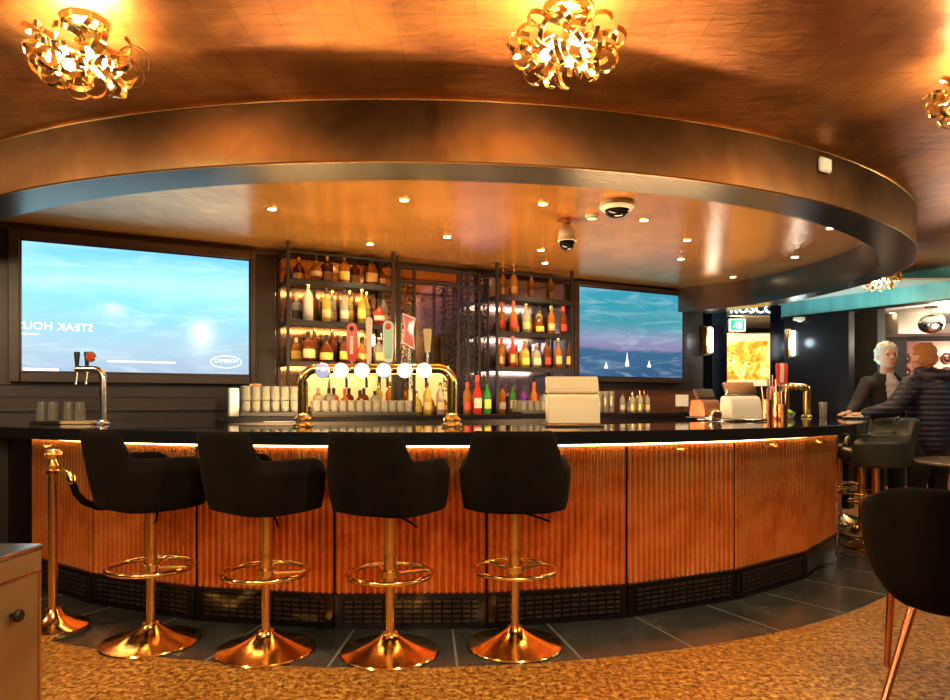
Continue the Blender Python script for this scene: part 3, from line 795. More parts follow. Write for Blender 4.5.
def make_stool(name, label, group, shell_m, cush_m):
    r = thing(name, label, 'bar stool', (0,0,0), 0, group)
    prof = [(0,.0),(.232,.0),(.236,.006),(.232,.013),(.20,.024),(.15,.045),(.10,.078),(.06,.112),(.042,.135),(.036,.15),(0,.15)]
    prof = [(a_, z_ if z_ < .01 else .01+(z_-.01)*.62) for a_, z_ in prof]
    MB().lathe(prof, 48).obj('base', M['brass'], r)
    MB().lathe([(.022,.09),(.022,.395),(.0,.395)], 24).obj('lower_column', M['brass_sat'], r)
    g = MB().lathe([(.028,.345),(.030,.35),(.030,.675),(0,.675)], 24); g.obj('upper_column', M['bronze_pole' if False else 'brass_sat'], r)
    g = MB(); g.tube([(.2*cos(a), .2*sin(a)+.0, .378) for a in [2*PI*i/48 for i in range(48)]], .0115, 10, True)
    for s_ in (-1,1): g.tube([(.0,0,.372),(s_*.14,.142,.376)], .009, 8)
    g.lathe([(.036,.36),(.042,.362),(.042,.392),(.036,.394)], 24)
    g.obj('footrest', M['brass'], r)
    MB().tube([(.03,.02,.655),(.12,-.02,.635),(.17,-.05,.622)], .006, 8).obj('height_lever', M['blackmatte'], r)
    g = u_shell(.268,.24,.378,.245,.045,.07, npow=3.1, step=(46,57), bot=.93, nseg=64, narrow=.13)
    o = g.obj('seat_shell', shell_m, r, (0,0,.692), None, 60)
    md = o.modifiers.new('s','SUBSURF'); md.levels = 1; md.render_levels = 1
    g = MB(); n = 36
    for kf, z in ((.9,.06),(.985,.075),(1.,.10),(.985,.125),(.9,.137),(.5,.142),(.05,.142)):
        for k in range(n):
            t_ = 2*PI*k/n; s_, c_ = sin(t_), cos(t_)
            g.v.append((.205*kf*math.copysign(abs(s_)**.75,s_), .215*kf*math.copysign(abs(c_)**.75,c_)+.045, z))
    for j in range(6):
        for k in range(n): k2 = (k+1)%n; g.f.append((j*n+k, (j+1)*n+k, (j+1)*n+k2, j*n+k2))
    g.f.append(tuple(6*n+k for k in range(n))); g.f.append(tuple(reversed(range(n))))
    g.obj('seat_cushion', cush_m, r, (0,0,.678), None, 60)
    return r
st = make_stool('bar_stool', '', 'black velvet bar stools in front of the copper bar', M['velvet'], M['cushion'])
spots = [(151,3.40,-43,'black velvet bar stool on brass pedestal beside the rope post'),
         (266,3.29,-39,'black velvet bar stool turned sideways, second from the rope post'),
         (390,3.26,-23,'black velvet bar stool turned slightly, third from the rope post'),
         (515,3.35,-5,'black velvet bar stool seen square from behind, farthest from the rope post')]
for i, (px, d, rz, lb) in enumerate(spots):
    p = at(px, d, 0)
    if i == 0:
        st.location = p; st.rotation_euler = (0,0,rad(rz)); st['label'] = lb
    else: dup(st, p, rad(rz), lb)
# far stools
sf = make_stool('bar_stool', 'dark green leather bar stool nearest the round table by the bar end', 'green bar stools at the far bar end', M['green_leather'], M['green_leather'])
sf.location = (3.30,5.6,0); sf.rotation_euler = (0,0,rad(72))
dup(sf, (3.52,6.2,0), rad(85), 'dark green leather bar stool, middle of three at the bar end')
dup(sf, (3.64,6.8,0), rad(100), 'dark green leather bar stool farthest round the bar end')

# ---- rope post
p = at_z(53, 631, 0)
rp = thing('rope_post', 'brass rope post with scrolled finial standing before the dark bar end', 'rope post', p, 0)
MB().lathe([(0,0),(.168,0),(.172,.006),(.172,.028),(.166,.034),(.10,.05),(.055,.085),(.036,.12),(0,.12)], 40).obj('base', M['brass'], rp)
MB().lathe([(.023,.12),(.023,.84),(0,.84)], 20).obj('pole', M['brass_sat'], rp)
g = MB().lathe([(.023,.82),(.034,.825),(.034,.84),(.02,.85),(.026,.868),(.018,.885),(.014,.90),(.03,.905),(.04,.925),(.03,.948),(0,.955)], 20)
for k in range(8): a = 2*PI*k/8; g.ball((.033*cos(a),.033*sin(a),.926),(.012,.012,.015),8,6)
g.obj('finial', M['brass'], rp)
g = MB(); g.tube([(.02,0,.83),(.055,0,.845),(.085,0,.83),(.09,0,.805)], .009, 8); g.tube([(-.02,0,.83),(-.05,0,.838),(-.06,0,.825)], .007, 8); g.obj('rope_hook', M['brass'], rp)
rop = thing('barrier_rope', 'thick black barrier rope hanging from the brass post behind the first stool', 'rope', p, 0)
pts = [(.10,.0,.785),(.115,.01,.72),(.15,.02,.675),(.20,.06,.64),(.27,.11,.635),(.34,.15,.65),(.42,.185,.68)]
MB().tube([(.092,0,.812),(.097,0,.795),(.103,0,.77)], [.018,.024,.02], 14).obj('end_cap', M['brass'], rop)
sm = []
for i in range(len(pts)-1):
    for k in range(4): sm.append(Vector(pts[i]).lerp(Vector(pts[i+1]), k/4))
MB().tube(sm+[Vector(pts[-1])], .018, 12).obj('rope_body', M['velvet'], rop)

# ------------------------------------------------------------------ beer font
fp = Vector(((378-CX)/F*4.12, 4.12, 1.051)); S1 = F/4.12
font = thing('beer_font', 'arched brass beer font with six glowing lenses and coloured tap handles', 'beer tap', fp, 0)
X0, X1, ZT = (303-378)/S1, (452-378)/S1, (HY-369)/S1+E-1.051
R_ = .085
pts = [(X0,0,.05)]+[(X0,0,.05+(ZT-R_-.05)*k/3) for k in (1,2,3)]
pts += [(X0+R_-R_*cos(a), 0, ZT-R_+R_*sin(a)) for a in [PI/2*k/8 for k in range(1,9)]]
pts += [(X1-R_+R_*sin(a), 0, ZT-R_+R_*cos(a)) for a in [PI/2*k/8 for k in range(0,9)]]
pts += [(X1,0,.05)]
MB().tube(pts, .031, 20).obj('arch_tube', M['brass'], font)
for x in (X0, X1):
    MB().lathe([(0,0),(.064,0),(.066,.006),(.066,.014),(.05,.022),(.046,.03),(.052,.038),(.052,.05),(.04,.062),(.034,.07),(.034,.085),(0,.085)], 28, (x,0,0)).obj('foot', M['brass'], font)
balls = [(325.5,'mirror'),(343.5,'lens'),(364,'lens'),(385.5,'blue'),(406,'lens'),(425,'lens')]
for px, k in balls:
    x = (px-378)/S1; zc = ZT-.012
    T = Matrix.Translation((x,-.03,zc)) @ Matrix.Rotation(PI/2,4,'X')
    g = MB(); g.lathe([(.018,-.02),(.018,.02),(.044,.024),(.047,.03),(.047,.042),(.043,.045),(0,.045)], 24, T=T)
    rim = g.obj('lens_holder', M['brass'], font)
    MB().lathe([(.044,.0),(.040,.008),(.025,.017),(0,.021)], 24, T=Matrix.Translation((x,-.075,zc)) @ Matrix.Rotation(PI/2,4,'X')).obj('lens', {'mirror':M['lens_mirror'],'lens':M['lens'],'blue':M['lens_blue']}[k], rim)
    MB().tube([(x,.03,zc),(x,.08,zc-.01),(x,.10,zc-.05),(x,.10,zc-.10)], .009, 8).obj('spout', M['chrome'], font)
def handle(px, pt, pb, w, kind, m, edge=None):
    x = (px-378)/S1; z0 = (HY-pb)/S1+E-1.051; z1 = (HY-pt)/S1+E-1.051; wd = w/S1/2; h = z1-z0; g = MB()
    if kind == 'paddle':
        P = [(-wd*.7,0),(wd*.7,0)]+[(wd,h*.25)]+[(wd*cos(a), h-wd+wd*sin(a)) for a in [PI*k/10 for k in range(11)]]+[(-wd,h*.25)]
    elif kind == 'bow':
        P = [(-wd*.9,h*.18),(wd*.9,0),(wd*.72,h*.5),(wd,h*.86),(-wd*.95,h),(-wd*.6,h*.55)]
    elif kind == 'slim': P = [(-wd*.55,0),(wd*.55,0),(wd*.8,h*.6),(wd,h*.93),(wd*.6,h),(-wd*.6,h),(-wd,h*.93),(-wd*.8,h*.6)]
    else: P = [(-wd*.6,0),(wd*.6,0),(wd,h*.95),(wd*.8,h),(-wd*.8,h),(-wd,h*.95)]
    T = Matrix.Translation((x,-.0,z0)) @ Matrix.Rotation(PI/2,4,'X')
    n = len(P); g.prism(P, -.012, .012, T)
    o = g.obj('tap_handle', m, font)
    md = o.modifiers.new('b','BEVEL'); md.width = .003; md.segments = 2
    MB().lathe([(.009,ZT+.02),(.009,z0+.004),(0,z0+.004)], 12, (x,0,0)).obj('stem', M['chrome'], o)
    if edge:
        sc_ = .8; c_ = (sum(q[0] for q in P)/n, sum(q[1] for q in P)/n)
        Q = [(c_[0]+(q[0]-c_[0])*sc_, c_[1]+(q[1]-c_[1])*.9) for q in P]
        MB().prism(P, .0125, .0135, T).obj('border', M[edge], o); MB().prism(Q, .0137, .015, T).obj('face', m, o)
    return o, x, z0, z1
o, x, z0, z1 = handle(352,323,361,10.5,'paddle',M['red'])
MB().ball((x,-.013,z1-.035),(.014,.004,.014)).obj('roundel', LB['black'], o)
MB().box((x,-.0135,(z0+z1)/2-.02),(.02,.004,.11), b=.001).obj('name_plate', M['ivory'], o)
handle(369,317,364,6.5,'slim',M['ivory'])
o, x, z0, z1 = handle(388.5,321,362,10.5,'paddle',M['mint'],'rim_white')
MB().ball((x,-.017,z1-.035),(.018,.004,.018)).obj('roundel', M['red'], o)
handle(409,313,350,13.5,'bow',M['red'],'rim_white')
handle(427.5,329,352,8.5,'flare',M['tan'])
# tap face lettering strips are too small to read: left plain

# left chrome font with two black handles
lp = at(103, 4.55, 1.051)
cf = thing('beer_font', 'slim chrome beer font with two black handles and a round badge', 'beer tap', lp, 0)
S2 = F/4.55; hx = lambda px: (px-103)/S2; hz = lambda py: (HY-py)/S2+E-1.051
MB().lathe([(0,0),(.05,0),(.052,.008),(.03,.016),(.026,.03),(0,.03)], 24).obj('foot', M['chrome'], cf)
r_ = .06; zt_ = hz(369)
pts = [(0,0,.03),(0,0,.12),(0,0,zt_-r_)]+[(-r_+r_*cos(a),0,zt_-r_+r_*sin(a)) for a in [PI/2*k/8 for k in range(1,9)]]+[(hx(76),0,zt_)]
MB().tube(pts, .022, 18).obj('arch_tube', M['chrome'], cf)
for px in (77, 87):
    x = hx(px); MB().tube([(x,0,zt_),(x-.005,0,zt_-.05),(x-.012,0,zt_-.10)], .009, 8).obj('spout', M['chrome'], cf)
    MB().lathe([(.011,zt_+.02),(.013,zt_+.04),(.019,zt_+.105),(.017,zt_+.115),(0,zt_+.115)], 14, (x,0,0)).obj('tap_handle', M['blackmatte'], cf)
T = Matrix.Translation((hx(93),-.02,hz(357))) @ Matrix.Rotation(PI/2,4,'X')
b_ = MB().lathe([(0,0),(.034,0),(.036,.006),(.034,.012),(0,.012)], 24, T=T).obj('badge', M['brass_sat'], cf)
MB().lathe([(0,.0125),(.024,.0125),(.024,.015),(0,.015)], 20, T=T).obj('badge_face', M['red'], b_)
# drip tray with two sets of stacked glasses
dp = at(70, 4.62, 1.051)
dt = thing('drip_tray', 'wood and steel drip tray before the chrome beer font', 'tray', dp, 0)
MB().box((-.12,-.01,.011), (.20,.16,.02), b=.003).obj('steel_tray', M['chrome'], dt); MB().box((.09,-.01,.011), (.2,.16,.02), b=.003).obj('wood_board', M['tan'], dt)
gt = MB().lathe([(0,.004),(.020,.004),(.024,.02),(.036,.075),(.034,.075),(.038,.075),(.040,.07),(.03,.02),(.026,0),(0,0)], 16)
gmesh = MB().lathe([(0,.126),(.024,.126),(.033,.0),(.036,.0),(.034,.06),(.029,.13),(0,.13)], 18).mesh('tumbler', M['glassware'])
for px, lb in ((42,'end one beside the dark wall'),(53,'second in from the dark wall'),(69,'third in from the dark wall'),(80,'right beside the chrome font')):
    q = at(px, 4.62, 1.073); o = link('tumbler', gmesh, None, q, 0)
    tag(o, f'upturned clear tumbler on the drip tray, {lb}', 'glass', 'tumblers on the drip tray')

# ------------------------------------------------------------------ tills / terminals
def till(name, px, d, w, h, label, rz, body, screen_tilt, sm):
    S_ = F/d; o = thing(name, label, 'till', at(px, d, 1.051), rz)
    MB().box((0,0,.009), (w*1.08,.24,.016), b=.004).obj('base', M['chrome'], o)
    g = MB(); K = 10; P = [(-.08,.018)]+[(-.08+.012*k/4, .018+h*.62*k/4) for k in range(1,5)]+[(-.02+.05*sin(a)-.048, h*.60+.03*(1-cos(a))) for a in [PI/2*k/5 for k in range(1,6)]]
    P = [(-.085,.018),(-.078,h*.35),(-.07,h*.5),(-.05,h*.60),(-.02,h*.635),(.05,h*.635),(.08,h*.6),(.09,h*.3),(.095,.018)]
    n = len(P); g.v = [(sx_*w*.48, y, z) for sx_ in (-1,1) for y, z in P]
    g.f = [tuple(range(n)), tuple(reversed(range(n,2*n)))]+[(i, n+i, n+(i+1)%n, (i+1)%n) for i in range(n)]
    b_ = g.obj('body', body, o, None, None, 30); md = b_.modifiers.new('b','BEVEL'); md.width = .006; md.segments = 2; md.limit_method = 'ANGLE'
    T = Matrix.Translation((0,.02,h*.82)) @ Matrix.Rotation(screen_tilt,4,'X')
    sc_ = MB().box((0,0,0), (w*1.0,.03,h*.36), T, b=.008).obj('display_head', sm, o)
    MB().box((0,.0165,0), (w*.92,.003,h*.30), T).obj('screen', M['screen_dark'], sc_)
    MB().box((0,-.0165,.0), (w*.9,.003,h*.22), T, b=.001).obj('rear_cover', sm, sc_)
    MB().tube([(0,.03,h*.6),(0,.03,h*.82)], .02, 12).obj('neck', M['chrome'], o)
    return o
till('payment_till', 572.5, 4.18, .325, .31, 'cream payment till with tilted display on the bar top beside the glasses', 0., M['cream'], rad(-28), M['cream'])
till('payment_till', 741, 5.35, .27, .31, 'white payment till before the lit floral picture', rad(12), M['white'], rad(-30), M['chrome'])
till('payment_till', 706, 6.2, .24, .27, 'brown-tinted till turned away near the end of the back wall', rad(30), M['redwood'], rad(-25), M['wood2'])
q = at(715, 5.3, 1.051)
o = thing('card_reader', 'small round brass card reader beside the white payment till', 'card reader', q, 0)
T = Matrix.Translation((0,0,.05)) @ Matrix.Rotation(PI/2,4,'X')
MB().lathe([(0,-.03),(.04,-.03),(.045,-.02),(.045,.03),(.036,.035),(0,.035)], 20, T=T).obj('body', M['brass_sat'], o)
MB().lathe([(0,.0355),(.028,.0355),(.028,.038),(0,.038)], 20, T=T).obj('face', M['blackmatte'], o)
MB().box((0,0,.006), (.07,.07,.01), b=.003).obj('foot', M['blackmatte'], o)
# cable
g = MB(); g.tube([at(698,5.6,1.056), at(704,5.4,1.062), at(711,5.5,1.06), at(716,5.35,1.062)], .004, 6)
tag(g.obj('power_cable', M['paper']), 'thin pale cable lying on the bar by the card reader', 'cable')

# copper caddies with straws, lime bowl, glass, second brass font
def cup(px, d, h, r, label, straws, m):
    o = thing('bar_caddy', label, 'caddy', at(px, d, 1.051), 0)
    MB().lathe([(0,.003),(r*.86,.003),(r*.96,h),(r,h),(r*.9,0),(0,0)], 20).obj('cup', m, o)
    for j in range(straws):
        a = 2*PI*j/max(1,straws); MB().tube([(r*.4*cos(a),r*.4*sin(a),.01),(r*.9*cos(a),r*.9*sin(a),h+.07+.02*(j%3))], .004, 6).obj('straw', [M['blackmatte'],M['red'],M['ivory']][j%3], o)
    return o
cup(767.5, 5.75, .17, .052, 'bright copper caddy of napkins nearest the white till', 5, M['copper_bright'])
cup(778, 6.05, .24, .06, 'tall copper caddy of straws beside the second brass font', 8, M['copper_bright'])
cup(782, 5.72, .13, .048, 'low copper cup before the tall straw caddy', 3, M['copper_bright'])
cup(774, 6.5, .30, .07, 'steel caddy of stirrers behind the copper caddies', 9, M['chrome'])
b0 = at(789, 6.3, 1.051)
o = thing('fruit_bowl', 'small glass bowl of limes under the second brass font', 'bowl', b0, 0)
MB().lathe([(0,.004),(.03,.004),(.055,.05),(.058,.05),(.034,0),(0,0)], 20).obj('glass_bowl', M['clear'], o)
for j, (dx, dy, dz) in enumerate(((-.02,0,.04),(.022,.01,.042),(0,-.02,.05),(.003,.022,.058))):
    l_ = MB().ball((0,0,0),(.028,.024,.024)).obj('lime', M['lime'], None, b0+Vector((dx,dy,dz))); tag(l_, 'green lime in the small bowl under the second brass font', 'lime', 'limes in the small bowl')
f2 = at(796, 6.7, 1.051); S3 = F/6.7
o = thing('beer_font', 'brass arched beer font with tall red handles toward the bar end', 'beer tap', f2, rad(15))
w_ = .125; zt_ = .30
pts = [(-w_,0,.0),(-w_,0,zt_-.05)]+[(-w_+.05-.05*cos(a),0,zt_-.05+.05*sin(a)) for a in [PI/2*k/6 for k in range(1,7)]]+[(w_-.05+.05*sin(a),0,zt_-.05+.05*cos(a)) for a in [PI/2*k/6 for k in range(0,7)]]+[(w_,0,0)]
MB().tube(pts, .036, 16).obj('arch_tube', M['brass'], o)
for x in (-w_, w_): MB().lathe([(0,0),(.05,0),(.052,.01),(.036,.022),(.03,.04),(0,.04)], 20, (x,0,0)).obj('foot', M['brass'], o)
for k in range(4):
    x = -.09+.06*k; T = Matrix.Translation((x,-.028,zt_-.005)) @ Matrix.Rotation(PI/2,4,'X')
    MB().lathe([(0,-.01),(.024,-.01),(.027,.0),(.027,.012),(0,.018)], 16, T=T).obj('lens', M['brass_sat'], o)
for k, (x, mm) in enumerate(((-.21,'red'),(-.165,'ivory'),(-.12,'red'))):
    h_ = MB().prism([(-.014,0),(.014,0),(.022,.16),(.012,.19),(-.012,.19),(-.022,.16)], -.008, .008, Matrix.Translation((x,0,zt_+.04)) @ Matrix.Rotation(PI/2,4,'X')).obj('tap_handle', M[mm], o)
    MB().tube([(x,0,zt_+.045),(x+.02,0,zt_)], .007, 8).obj('stem', M['chrome'], h_)
MB().tube([(-.22,0,zt_),(-w_+.01,0,zt_)], .02, 12).obj('side_arm', M['chrome'], o)
o = thing('pint_glass', 'clear flared pint glass alone near the end of the bar', 'glass', at(823, 6.6, 1.051), 0)
MB().lathe([(0,.006),(.026,.006),(.038,.15),(.04,.15),(.03,0),(0,0)], 20).obj('vessel', M['clear'], o)
MB().lathe([(.0305,.0),(.0315,.008),(0,.008)], 20).obj('heavy_foot', M['glassware'], o)
q = at(856, 6.05, 1.051)
o = thing('dinner_plate', 'white plate on the bar under the hands of the grey-haired man', 'plate', q, 0)
MB().lathe([(0,0),(.07,0),(.11,.014),(.112,.017),(.068,.005),(0,.005)], 28).obj('dish', M['paper'], o)
o2 = thing('folded_menu', 'folded white menu resting on the plate at the bar end', 'menu', q+Vector((.01,0,.017)), rad(20))
MB().box((0,0,.004), (.15,.10,.006), b=.001).obj('lower_leaf', M['paper'], o2); MB().box((.003,.004,.013), (.15,.10,.006), Matrix.Rotation(rad(4),4,'Y'), b=.001).obj('upper_leaf', M['paper'], o2)

# ------------------------------------------------------------------ chandeliers
def make_chandelier(label):
    r = thing('ribbon_chandelier', label, 'chandelier', (0,0,ZC), 0, 'gold ribbon ceiling lights')
    MB().lathe([(0,-.03),(.06,-.03),(.075,-.02),(.078,-.001),(0,-.001)], 28).obj('canopy', M['brass'], r)
    MB().lathe([(.012,-.14),(.012,-.03)], 12).obj('stem', M['brass'], r)
    rnd = random.Random(3)
    n = 34
    for i in range(n):
        z = -.95+1.35*((i+.5)/n); ph_ = i*2.39996
        rr_ = math.sqrt(max(0, 1-min(1,abs(z))**2)); dirv = Vector((rr_*cos(ph_), rr_*sin(ph_), z)).normalized()
        c = Vector((dirv.x*.158, dirv.y*.158, dirv.z*.085-.125))
        ax = dirv.cross(Vector((rnd.uniform(-1,1), rnd.uniform(-1,1), rnd.uniform(-1,1)))).normalized(); e2 = dirv
        ax2 = e2.cross(ax).normalized(); R1 = rnd.uniform(.038,.055); arc = rnd.uniform(230,310); a0 = rnd.uniform(0,360); tw = rnd.uniform(-.3,.3)
        g = MB(); K = 18; wv = .0095
        for k in range(K+1):
            a = rad(a0+arc*k/K); rad_ = R1*(1-.18*k/K)
            p = c+(e2*cos(a)+ax*sin(a))*rad_; side = (ax2+ (e2*cos(a)+ax*sin(a))*tw).normalized()
            nn = (e2*cos(a)+ax*sin(a))*.0008
            g.v += [tuple(p-side*wv-nn), tuple(p+side*wv-nn), tuple(p+side*wv+nn), tuple(p-side*wv+nn)]
        for k in range(K):
            for j in range(4): j2 = (j+1)%4; g.f.append((k*4+j, (k+1)*4+j, (k+1)*4+j2, k*4+j2))
        g.f += [(3,2,1,0), (K*4,K*4+1,K*4+2,K*4+3)]
        g.obj('ribbon', M['gold'], r)
    for k in range(5):
        a = 2*PI*k/5+.3; p = (.075*cos(a), .075*sin(a), -.145)
        MB().tube([(0,0,-.12),(p[0]*.7,p[1]*.7,-.122),(p[0],p[1],-.13)], .005, 6).obj('arm', M['brass'], r)
        MB().ball(p, .019, 12, 8).obj('bulb', M['bulb'], r)
    return r
ch = make_chandelier('gold ribbon ceiling light with glowing bulbs above the first stool')
chp = []
def chloc(px, py, d): return Vector(((px-CX)/F*d, d, E+(HY-py)*d/F+.19))
specs = [(85,50,2.42,0.),(566,32,2.34,1.1),(982,112,2.73,2.),(880,281,6.8,.6)]
lbs = ['gold ribbon ceiling light with glowing bulbs above the first stool','gold ribbon ceiling light hanging over the middle of the bar front',
       'gold ribbon ceiling light partly hidden by the slim column','small-looking gold ribbon ceiling light against the teal bulkhead']
for i, (px, py, d, rz) in enumerate(specs):
    x = (px-CX)/F*d; p = Vector((x, d, ZC)); chp.append(p)
    if i == 0: ch.location = p
    else: dup(ch, p, rz, lbs[i])
def lamp(kind, loc, energy, col, size=.1, rot=None, name='lamp', **kw):
    l = bpy.data.lights.new(name, kind); l.energy = energy; l.color = col
    if kind == 'AREA':
        l.size = size
        if 'size_y' in kw: l.shape = 'RECTANGLE'; l.size_y = kw['size_y']
    elif kind == 'SPOT':
        l.shadow_soft_size = size; l.spot_size = kw.get('angle', rad(90)); l.spot_blend = .6
    else: l.shadow_soft_size = size
    o = bpy.data.objects.new(name, l); COL.objects.link(o); o.location = loc
    if rot is not None: o.rotation_euler = rot
    return o
WARM = (1.,.73,.42)
for i, p in enumerate(chp):
    lamp('POINT', p+Vector((0,0,-.15)), [58,60,46,26][i], WARM, .04)
# the other ceiling lights of the lounge, behind and beside the camera
for p, e_ in (((-3.6,2.7,2.33),60),((-2.4,1.0,2.33),70),((.82,.8,2.33),70),((3.3,2.5,2.33),60),((5.0,4.55,2.33),30),((-.9,-2.2,2.33),40),((2.6,-2.0,2.33),40)):
    lamp('POINT', p, e_, WARM, .12)
# ------------------------------------------------------------------ ceiling fittings inside the ring
dl = [(272,209),(404,200),(543,204),(370,244),(447,237),(545,263),(541,250),(644,220),(687,240),(681,259),(831,228),(795,257),(733,277)]
dlw = ['nearest the pale-sky screen','over the red tap handle','nearest the camera above the bar middle','above the first bottle rack','between the first rack and the fascia','deepest above the second rack','above the second rack behind the hanging camera','beside the flush dome camera','beyond the flush dome camera','over the dusk-sea screen','closest to the curved fascia end','in the middle of the curved end','deepest toward the lit floral picture']
for i, (px, py) in enumerate(dl):
    p = at_z(px, py, ZC-.003)
    o = thing('downlight', 'recessed round downlight '+dlw[i], 'downlight', p, 0, 'recessed downlights in the copper ceiling')
    MB().lathe([(.030,-.003),(.045,-.004),(.048,0),(.03,-.0005)], 20).obj('bezel', M['brass_sat'], o)
    MB().lathe([(0,-.0035),(.030,-.0035),(.030,-.0015),(0,-.0015)], 20).obj('lamp', M['spot'], o)
    lamp('SPOT', p+Vector((0,0,-.02)), 30, (1.,.74,.42), .03, (0,0,0), 'downlight_beam', angle=rad(110))
p = at_z(617,203,ZC-.003)
o = thing('dome_camera', 'flush white dome camera with dark glass on the copper ceiling', 'camera', p, 0)
MB().lathe([(0,-.001),(.115,-.001),(.118,-.03),(.10,-.048),(.085,-.05),(0,-.05)], 32).obj('housing', M['white'], o)
MB().lathe([(.083,-.05),(.075,-.072),(.05,-.092),(.02,-.10),(0,-.101)], 28).obj('dome', M['screen_dark'], o)
p = at_z(592,215,ZC-.003)
o = thing('smoke_detector', 'small round white smoke detector between the two cameras', 'smoke detector', p, 0)
MB().lathe([(0,-.001),(.05,-.001),(.05,-.012),(.036,-.03),(0,-.032)], 24).obj('cover', M['white'], o); MB().lathe([(.037,-.02),(.044,-.022),(.04,-.026)], 24).obj('vent_ring', M['blackmatte'], o)
p = at_z(567,219,ZC-.003)
o = thing('hanging_camera', 'white hanging dome camera on a round ceiling plate', 'camera', p, 0)
MB().lathe([(0,-.001),(.075,-.001),(.075,-.008),(.03,-.02),(.02,-.05),(0,-.05)], 24).obj('ceiling_plate', M['copper_bright'], o)
MB().lathe([(.02,-.04),(.035,-.05),(.058,-.08),(.064,-.12),(.066,-.155),(.07,-.158),(.07,-.166),(0,-.166)], 28).obj('housing', M['white'], o)
MB().lathe([(.058,-.166),(.056,-.19),(.045,-.215),(.02,-.232),(0,-.235)], 28).obj('dome', M['screen_dark'], o)
# emergency sensor on the fascia
k = (822-CX)/F; a = math.atan(k); pf = None
best = min(range(0,600), key=lambda j: abs(((ring(4.465,j*.1).x)/(ring(4.465,j*.1).y))-k) if ring(4.465,j*.1).y < 4.6 else 9)
ph_ = best*.1; p = ring(4.467, ph_, E+(HY-166)*ring(4.467,ph_).y/F)
o = thing('wall_sensor', 'small white square sensor box on the curved bronze fascia', 'sensor', p, rad(ph_))
MB().box((0,-.014,0), (.095,.026,.078), b=.008).obj('housing', M['white'], o); MB().box((0,-.0285,0), (.07,.004,.055), b=.0015).obj('cover', M['paper'], o)

# ------------------------------------------------------------------ right side: teal bulkhead, lobby, far room
def wall_between(name, A, B, z0, z1, th, m, parent=None):
    A, B = Vector(A), Vector(B); D = B-A; L = D.length
    return struct(name, MB().box((L/2, th/2, (z0+z1)/2), (L, th, z1-z0)), m, A, math.atan2(D.y, D.x), parent)
wall_between('wall_bulkhead', FB+FD*.05, F0, 2.23, ZC-.001, -.1, M['teal'])
wall_between('trim_2', FB+FD*.05-Vector((.01,.0,0)), F0-Vector((.01,0,0)), 2.215, 2.235, -.11, M['black'])
G1 = Vector((4.29,7.69,0))
wall_between('wall_side', FB, G1, 0, 2.215, -.12, M['black'])
# vertical ribs on the glossy dark wall
D = (G1-FB).normalized(); nn = Vector((-D.y, D.x, 0)); nn = nn if nn.dot(Vector((-1,-1,0))) > 0 else -nn
g = MB()
for k in range(5): g.tube([FB+D*(.1+.15*k)+nn*.012+Vector((0,0,.02)), FB+D*(.1+.15*k)+nn*.012+Vector((0,0,2.2))], .02, 10)
struct('trim_3', g, M['navywall'])
# wall facing the camera between lobby opening and side wall
LX0 = at(770, 8.6, 0); wall_between('wall_lobby', (LX0.x,8.6,0), (FB.x+.02,8.42,0), 0, ZC, .12, M['navywall'])
# black fascia above lobby opening
wall_between('wall_header', (pe.x+.1,8.72,0), (LX0.x+.1,8.7,0), 2.31, ZC, .1, M['black'])
lob = thing('illuminated_sign', 'glowing white shop lettering on the black header above the lobby opening', 'sign', ((752-CX)/F*8.66, 8.66, E+(HY-309)*8.66/F), 0)
text('ROSCO', .17, M['text_bright'], lob, (0,-.012,0), (PI/2,0,0), 'sign_letters', ext=.008, sx=1.0)
MB().box((0,.012,0), (.5,.01,.02)).obj('mounting_rail', M['black'], lob)
# lobby room
struct('wall_lobby_back', MB().box((3.4,11.2,1.25), (4.2,.1,2.5)), M['wood'])
struct('wall_lobby_left', MB().box((pe.x+.02,10,1.25), (.1,2.4,2.5)), M['wood'])
struct('wall_lobby_right', MB().box((5.2,10.,1.25), (.1,2.6,2.5)), M['darkwall'])
struct('ceiling_lobby', MB().box((4.,10.,2.47), (2.6,2.6,.02)), M['ceil'])
q = at(745, 9.8, 0); sc_ = F/9.8
zc_ = E+(HY-360)/sc_
o = thing('lit_picture', 'large backlit yellow floral picture in a glowing cream mount', 'picture', (q.x,9.8,zc_), rad(-14))
w_, h_ = 56/sc_, 52/sc_
MB().box((0,.02,0), (w_,.04,h_), b=.005).obj('light_box', M['lightframe'], o)
MB().add([(-w_*.40,-.002,-h_*.38),(w_*.40,-.002,-h_*.38),(w_*.40,-.002,h_*.36),(-w_*.40,-.002,h_*.36)], [(0,1,2,3)]).obj('print', M['print'], o, smooth=0)
g = MB()
for s_ in (-1,1): g.box((s_*w_*.51,.015,0),(w_*.02,.06,h_*1.03)); g.box((0,.015,s_*h_*.51),(w_*1.03,.06,h_*.02))
g.obj('frame', M['brass_sat'], o)
MB().box((0,.05,-h_/2-(zc_-h_/2)/2+.0), (w_*.8,.02,zc_-h_/2)).obj('stand', M['black'], o)
lamp('POINT', (q.x-.3,9.3,2.2), 14, WARM, .1)
